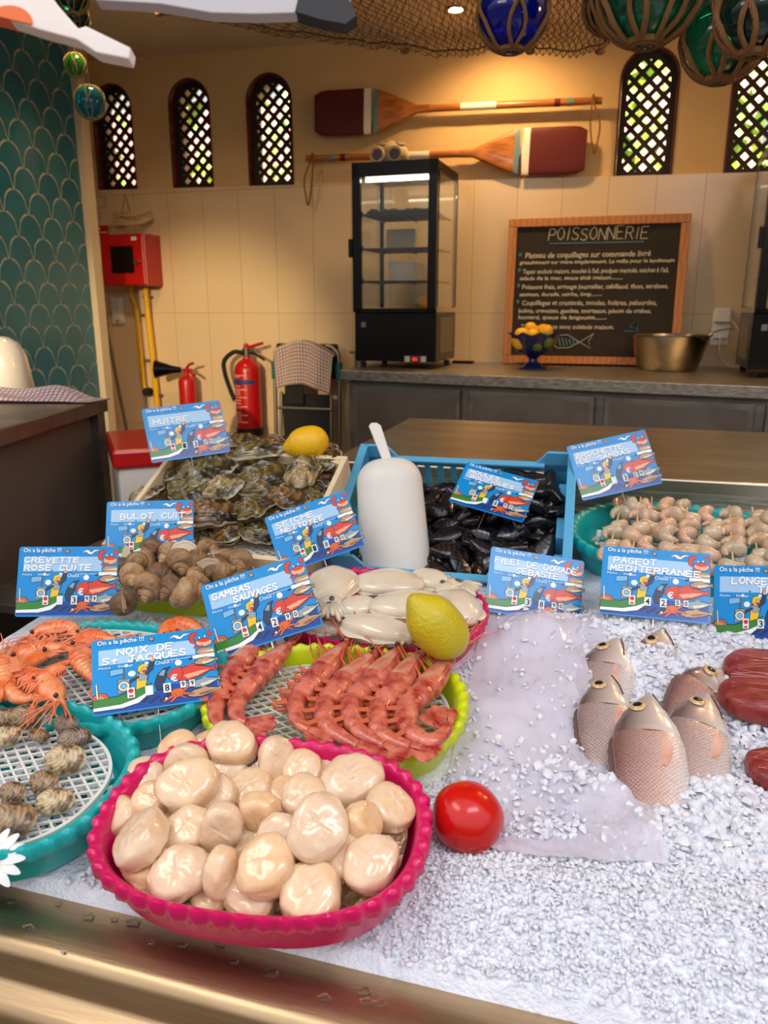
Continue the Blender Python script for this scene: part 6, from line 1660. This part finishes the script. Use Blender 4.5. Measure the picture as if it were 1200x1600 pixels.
price_sign('FILET', ('FILET DE DORADE', -66, 62, 84.5, 11), ('SEBASTE', -32, 34, 72.5, 10.5), (-.0839, 1.1133, .7425), (54.5, 8.7, 12.9), ('3', '8', '9', '0'), 'blue price sign handwritten FILET DE DORADE SEBASTE before the mussels', .03)
price_sign('PAGEOT', ('PAGEOT', -58, 0, 84.5, 11), ('MEDITERRANEE', -62, 60, 72.5, 10.5), (.0868, 1.0684, .7801), (50, .0, 0), ('4', '2', '5', '0'), 'blue price sign handwritten PAGEOT MEDITERRANEE behind the sea breams', .06)
price_sign('LONGE', ('LONGE DE', -50, 30, 84.5, 11), ('THON', -14, 34, 72.5, 10.5), (.2414, 1.1056, .7495), (74, .8, 15.3), ('3', '5', '9', '0'), 'blue price sign handwritten LONGE DE THON cut off by the right edge', .03)

marker('POISSONNERIE', -wB*.27, wB*.28, TITLE_Y, .052, .0016, .0016, CHALK, BOARD, 'chalk_writing', gap=.3)
# ---------------------------------------------------------------- glass floats in rope nets
def float_(name, label, cx, cy, Y, r_px, col, m_glass, nrope=8, thick=.0045, rot=0, knot=True, ceil=True, squash=1.0):
    p = at_y(cx, cy, Y); dep = (p-CAM).dot(FW); r = r_px/F_PX*dep
    t = thing(name, label, 'float', p, (0, 0, rot), 'glass fishing floats in rope nets')
    MB().ell((0, 0, 0), (r, r, r*squash), 40, 24).build('glass_ball', m_glass, t, smooth=80)
    if knot: MB().lathe([(0, -r*1.10), (r*.16, -r*1.08), (r*.2, -r*1.0), (r*.18, -r*.93), (0, -r*.93)], 16).build('glass_pontil', m_glass, t)
    rp = MB(); R = r*1.035+thick*.6
    for k in range(nrope):
        a0 = 2*PI*k/nrope
        for s_ in (-1, 1):
            pts = []
            for i in range(25):
                th = PI*(.06+.90*i/24)   # from bottom to top
                w_ = s_*(PI/nrope)*abs(math.sin(i/24*PI*2.0))*.42
                wob = 1+.01*math.sin(i*1.7+k)
                pts.append((R*wob*math.sin(th)*math.cos(a0+w_), R*wob*math.sin(th)*math.sin(a0+w_), -R*math.cos(th)*squash))
            rp.tube(pts, thick*.95, 6)
    for zz, q_ in ((-.93, .34), (-.965, .26)):
        rp.tube([(R*q_*math.cos(2*PI*j/20), R*q_*math.sin(2*PI*j/20), R*zz) for j in range(21)], thick, 6)
    rp.build('rope_net', ROPE if thick > .002 else mat('thin_cord', (150, 130, 84), .8), t, smooth=60)
    top = z_ceil(p.x)-p.z
    MB().tube([(0, 0, r*.9), (0, 0, max(top, r*1.1))], thick*1.1, 8).build('hanging_rope', ROPE, t)
    return t
GB = mat('blue_glass', (6, 30, 190), .03, trans=.75, coat=.5, ior=1.3); GG = mat('green_glass', (20, 120, 90), .03, trans=.75, coat=.5, ior=1.3)
GD = mat('dark_green_glass', (12, 60, 52), .03, trans=.7, coat=.5, ior=1.3); GT = mat('teal_glass', (18, 140, 170), .03, trans=.75, coat=.5, ior=1.3); GL = mat('leaf_green_glass', (60, 160, 60), .03, trans=.75, coat=.5, ior=1.3)
float_('glass_float', 'cobalt blue glass float in thick rope, top centre', 800, 18, 1.85, 54, None, GB, 5, .0045)
float_('glass_float', 'large green glass float in heavy rope above the arched window', 1014, -18, 1.75, 76, None, GG, 7, .006)
float_('glass_float', 'small dark green glass float left of the large green one', 955, 8, 2.05, 40, None, GD)
float_('glass_float', 'green glass float hanging lowest at the top right', 1130, 58, 1.80, 60, None, GG, 6, .0055, rot=.3)
float_('glass_float', 'near-black glass float at the top right corner', 1182, 20, 1.62, 56, None, GD, 6, .0055, rot=.2)
float_('glass_float', 'tiny leaf-green float hanging before the teal tiled wall', 118, 102, 2.6, 17, None, GL, 6, .0014, knot=True)
float_('glass_float', 'small turquoise float hanging left of the arched windows', 141, 160, 2.55, 24, None, GT, 6, .0014, knot=True)
float_('glass_float', 'dark float at the top left, half above the picture', 112, -8, 2.3, 26, None, GD, 6, .0018)
float_('glass_float', 'small dark float behind the white cutout', 122, 28, 2.5, 18, None, GD, 6, .0014)

# ---------------------------------------------------------------- fishing net under the ceiling
low = [(150, -60), (200, -5), (250, 22), (350, 41), (450, 58), (560, 69), (620, 82), (700, 93), (745, 84), (785, 62), (830, 84), (880, 93), (930, 78), (965, 55), (1010, 10), (1060, -40)]
def lowc(u):
    u = u*(len(low)-1); i = min(int(u), len(low)-2); f = u-i
    P = [low[max(i-1, 0)], low[i], low[i+1], low[min(i+2, len(low)-1)]]
    g = lambda a, b, c, d: .5*((2*b)+(c-a)*f+(2*a-5*b+4*c-d)*f*f+(3*b-a-3*c+d)*f**3)
    return g(*[p[0] for p in P]), g(*[p[1] for p in P])
NU, NV = 150, 44
G2 = []
for i in range(NU+1):
    u = i/NU; x, y = lowc(u); e_ = at_y(x, y, 2.75)
    e_.z = min(e_.z, z_ceil(e_.x)-.01)
    s0 = Vector((-1.9+2.5*u, 1.75, z_ceil(-1.9+2.5*u)-.04))
    col = []
    for j in range(NV+1):
        v = j/NV; p = s0.lerp(e_, v); p.z -= .05*math.sin(PI*v)*(1+.4*math.sin(u*20)); p.z += .012*noise.noise(Vector((u*30, v*8, 0)))
        p.z = min(p.z, z_ceil(p.x)-.006); p.y += .03*math.sin(u*25)*v
        col.append(p)
    G2.append(col)
# back fold: the sheet turns up to the ceiling behind the low edge
for i in range(NU+1):
    e_ = G2[i][-1]; zc_ = z_ceil(e_.x)-.006
    for j in range(1, 9): G2[i].append(Vector((e_.x, e_.y+.06+.03*j, min(zc_, e_.z + (zc_-e_.z)*(j/8)))))
nb = MB(); MM_ = len(G2[0])
for i in range(NU):
    for j in range(MM_-1):
        a, b = (G2[i][j], G2[i+1][j+1]) if (i+j) % 2 == 0 else (G2[i+1][j], G2[i][j+1])
        nb.tube([a, b], .0011, 3, caps=False)
t = thing('fishing_net', 'brown fishing net draped in swags beneath the ceiling', 'net', (0, 0, 0))
nb.build('mesh', mat('net_twine', (92, 70, 48), .9), t, smooth=0)
MB().tube([G2[i][NV]+Vector((0, 0, .02)) for i in range(0, NU+1, 2)], .0025, 6).build('head_rope', mat('net_twine', (92, 70, 48), .9), t)
for i in (20, 62, 100, 122): MB().ell(G2[i][NV], (.016, .012, .010), 12, 8).build('cork', mat('cork', (140, 108, 66), .8), t)

# ---------------------------------------------------------------- painted wooden cutouts hanging at the top, near the camera
def cutout(name, label, pts, dist, parts, m):
    P = [CAM+ray(x, y)*dist for x, y in pts]; O = sum(P, Vector())/len(P)
    n = FW.copy(); t = thing(name, label, 'decoration', O)
    mb = MB(); n_ = len(P); k = FW*.012
    mb.add([p-O for p in P]+[p-O+k for p in P], [tuple(range(n_)), tuple(range(n_, 2*n_))[::-1]]+[(i, i+n_, (i+1) % n_+n_, (i+1) % n_) for i in range(n_)])
    mb.build('board', m, t, smooth=0, bevel=.001)
    for nm, pp_, mm in parts:
        Q = [CAM+ray(x, y)*(dist-.0012) for x, y in pp_]; q_ = MB(); n_ = len(Q)
        q_.add([p-O for p in Q]+[p-O+FW*.0135 for p in Q], [tuple(range(n_)), tuple(range(n_, 2*n_))[::-1]]+[(i, i+n_, (i+1) % n_+n_, (i+1) % n_) for i in range(n_)])
        q_.build(nm, mm, t, smooth=0)
    top = max(P, key=lambda p: p.z)
    MB().tube([top-O+FW*.006-UP*.01, Vector((top.x-O.x, top.y-O.y, z_ceil(0)-O.z+.02))+Vector((0, .45, 0))], .0012, 6).build('hanging_cord', ROPE, t)
    return t
WC = mat('white_painted_wood', (236, 226, 218), .6, c2=(228, 216, 208), ns=20)
circ = [(14+36*math.cos(a), 34+26*math.sin(a)) for a in [2*PI*k/24 for k in range(24)]]
circ = [(x, min(y, 26+x*.24)) for x, y in circ]
cutout('wooden_cutout', 'white painted wooden cutout with an orange disc at the top left, close to the camera', [(-60, -60), (70, -20), (92, 10), (122, 44), (134, 40), (204, 74), (201, 92), (150, 82), (120, 62), (60, 46), (0, 26), (-60, 10)], .52,
       [('orange_disc', circ, mat('orange_paint', (232, 110, 54), .6))], WC)
cutout('wooden_wing', 'grey-white wooden wing with a black tip hanging at the top', [(120, -60), (560, -60), (545, -4), (556, 24), (540, 36), (505, 30), (465, 20), (400, 22), (330, 20), (250, 6), (150, 0)], .60,
       [('black_tip', [(470, -20), (544, -4), (557, 24), (540, 37), (505, 31), (461, 18)], mat('black_wood_paint', (40, 38, 40), .6))], mat('grey_painted_wood', (186, 182, 184), .6))

# ---------------------------------------------------------------- daisy at the lower left
p = at_z(-14, 1346, .70)
t = thing('artificial_daisy', 'white artificial daisy at the lower left edge before the clam basket', 'flower', p, (math.radians(35), math.radians(10), 0))
PET = mat('white_petal', (244, 240, 236), .5, sss=.2)
for k in range(15):
    a = 2*PI*k/15; rows = []
    for i in range(9):
        u = i/8; x = .007+.024*u; w_ = .0048*math.sin(PI*min(1, .15+u*.80))**.6*(1-.2*(u > .9)); z = .003*math.sin(PI*u)-.002*u
        rows.append([(x, -w_, z), (x, -w_*.5, z-.0007), (x, 0, z-.0002), (x, w_*.5, z-.0007), (x, w_, z), (x, w_*.5, z-.0016), (x, 0, z-.0014), (x, -w_*.5, z-.0016)])
    MB().grid(rows, 0, Matrix.Rotation(a, 4, 'Z') @ TR((0, 0, .001*(k % 2)), 8*(k % 2)), True, True, True).build('petal', PET, t, smooth=60)
MB().ell((0, 0, .002), (.009, .009, .005), 16, 10).build('yellow_centre', mat('daisy_yellow', (232, 180, 30), .7, bump=1, bs=600), t)
MB().tube([(0, 0, -.002), (-.004, -.002, -.02), (-.01, -.012, -.052)], .0016, 8).build('stem', mat('stem_green', (60, 110, 50), .6), t)
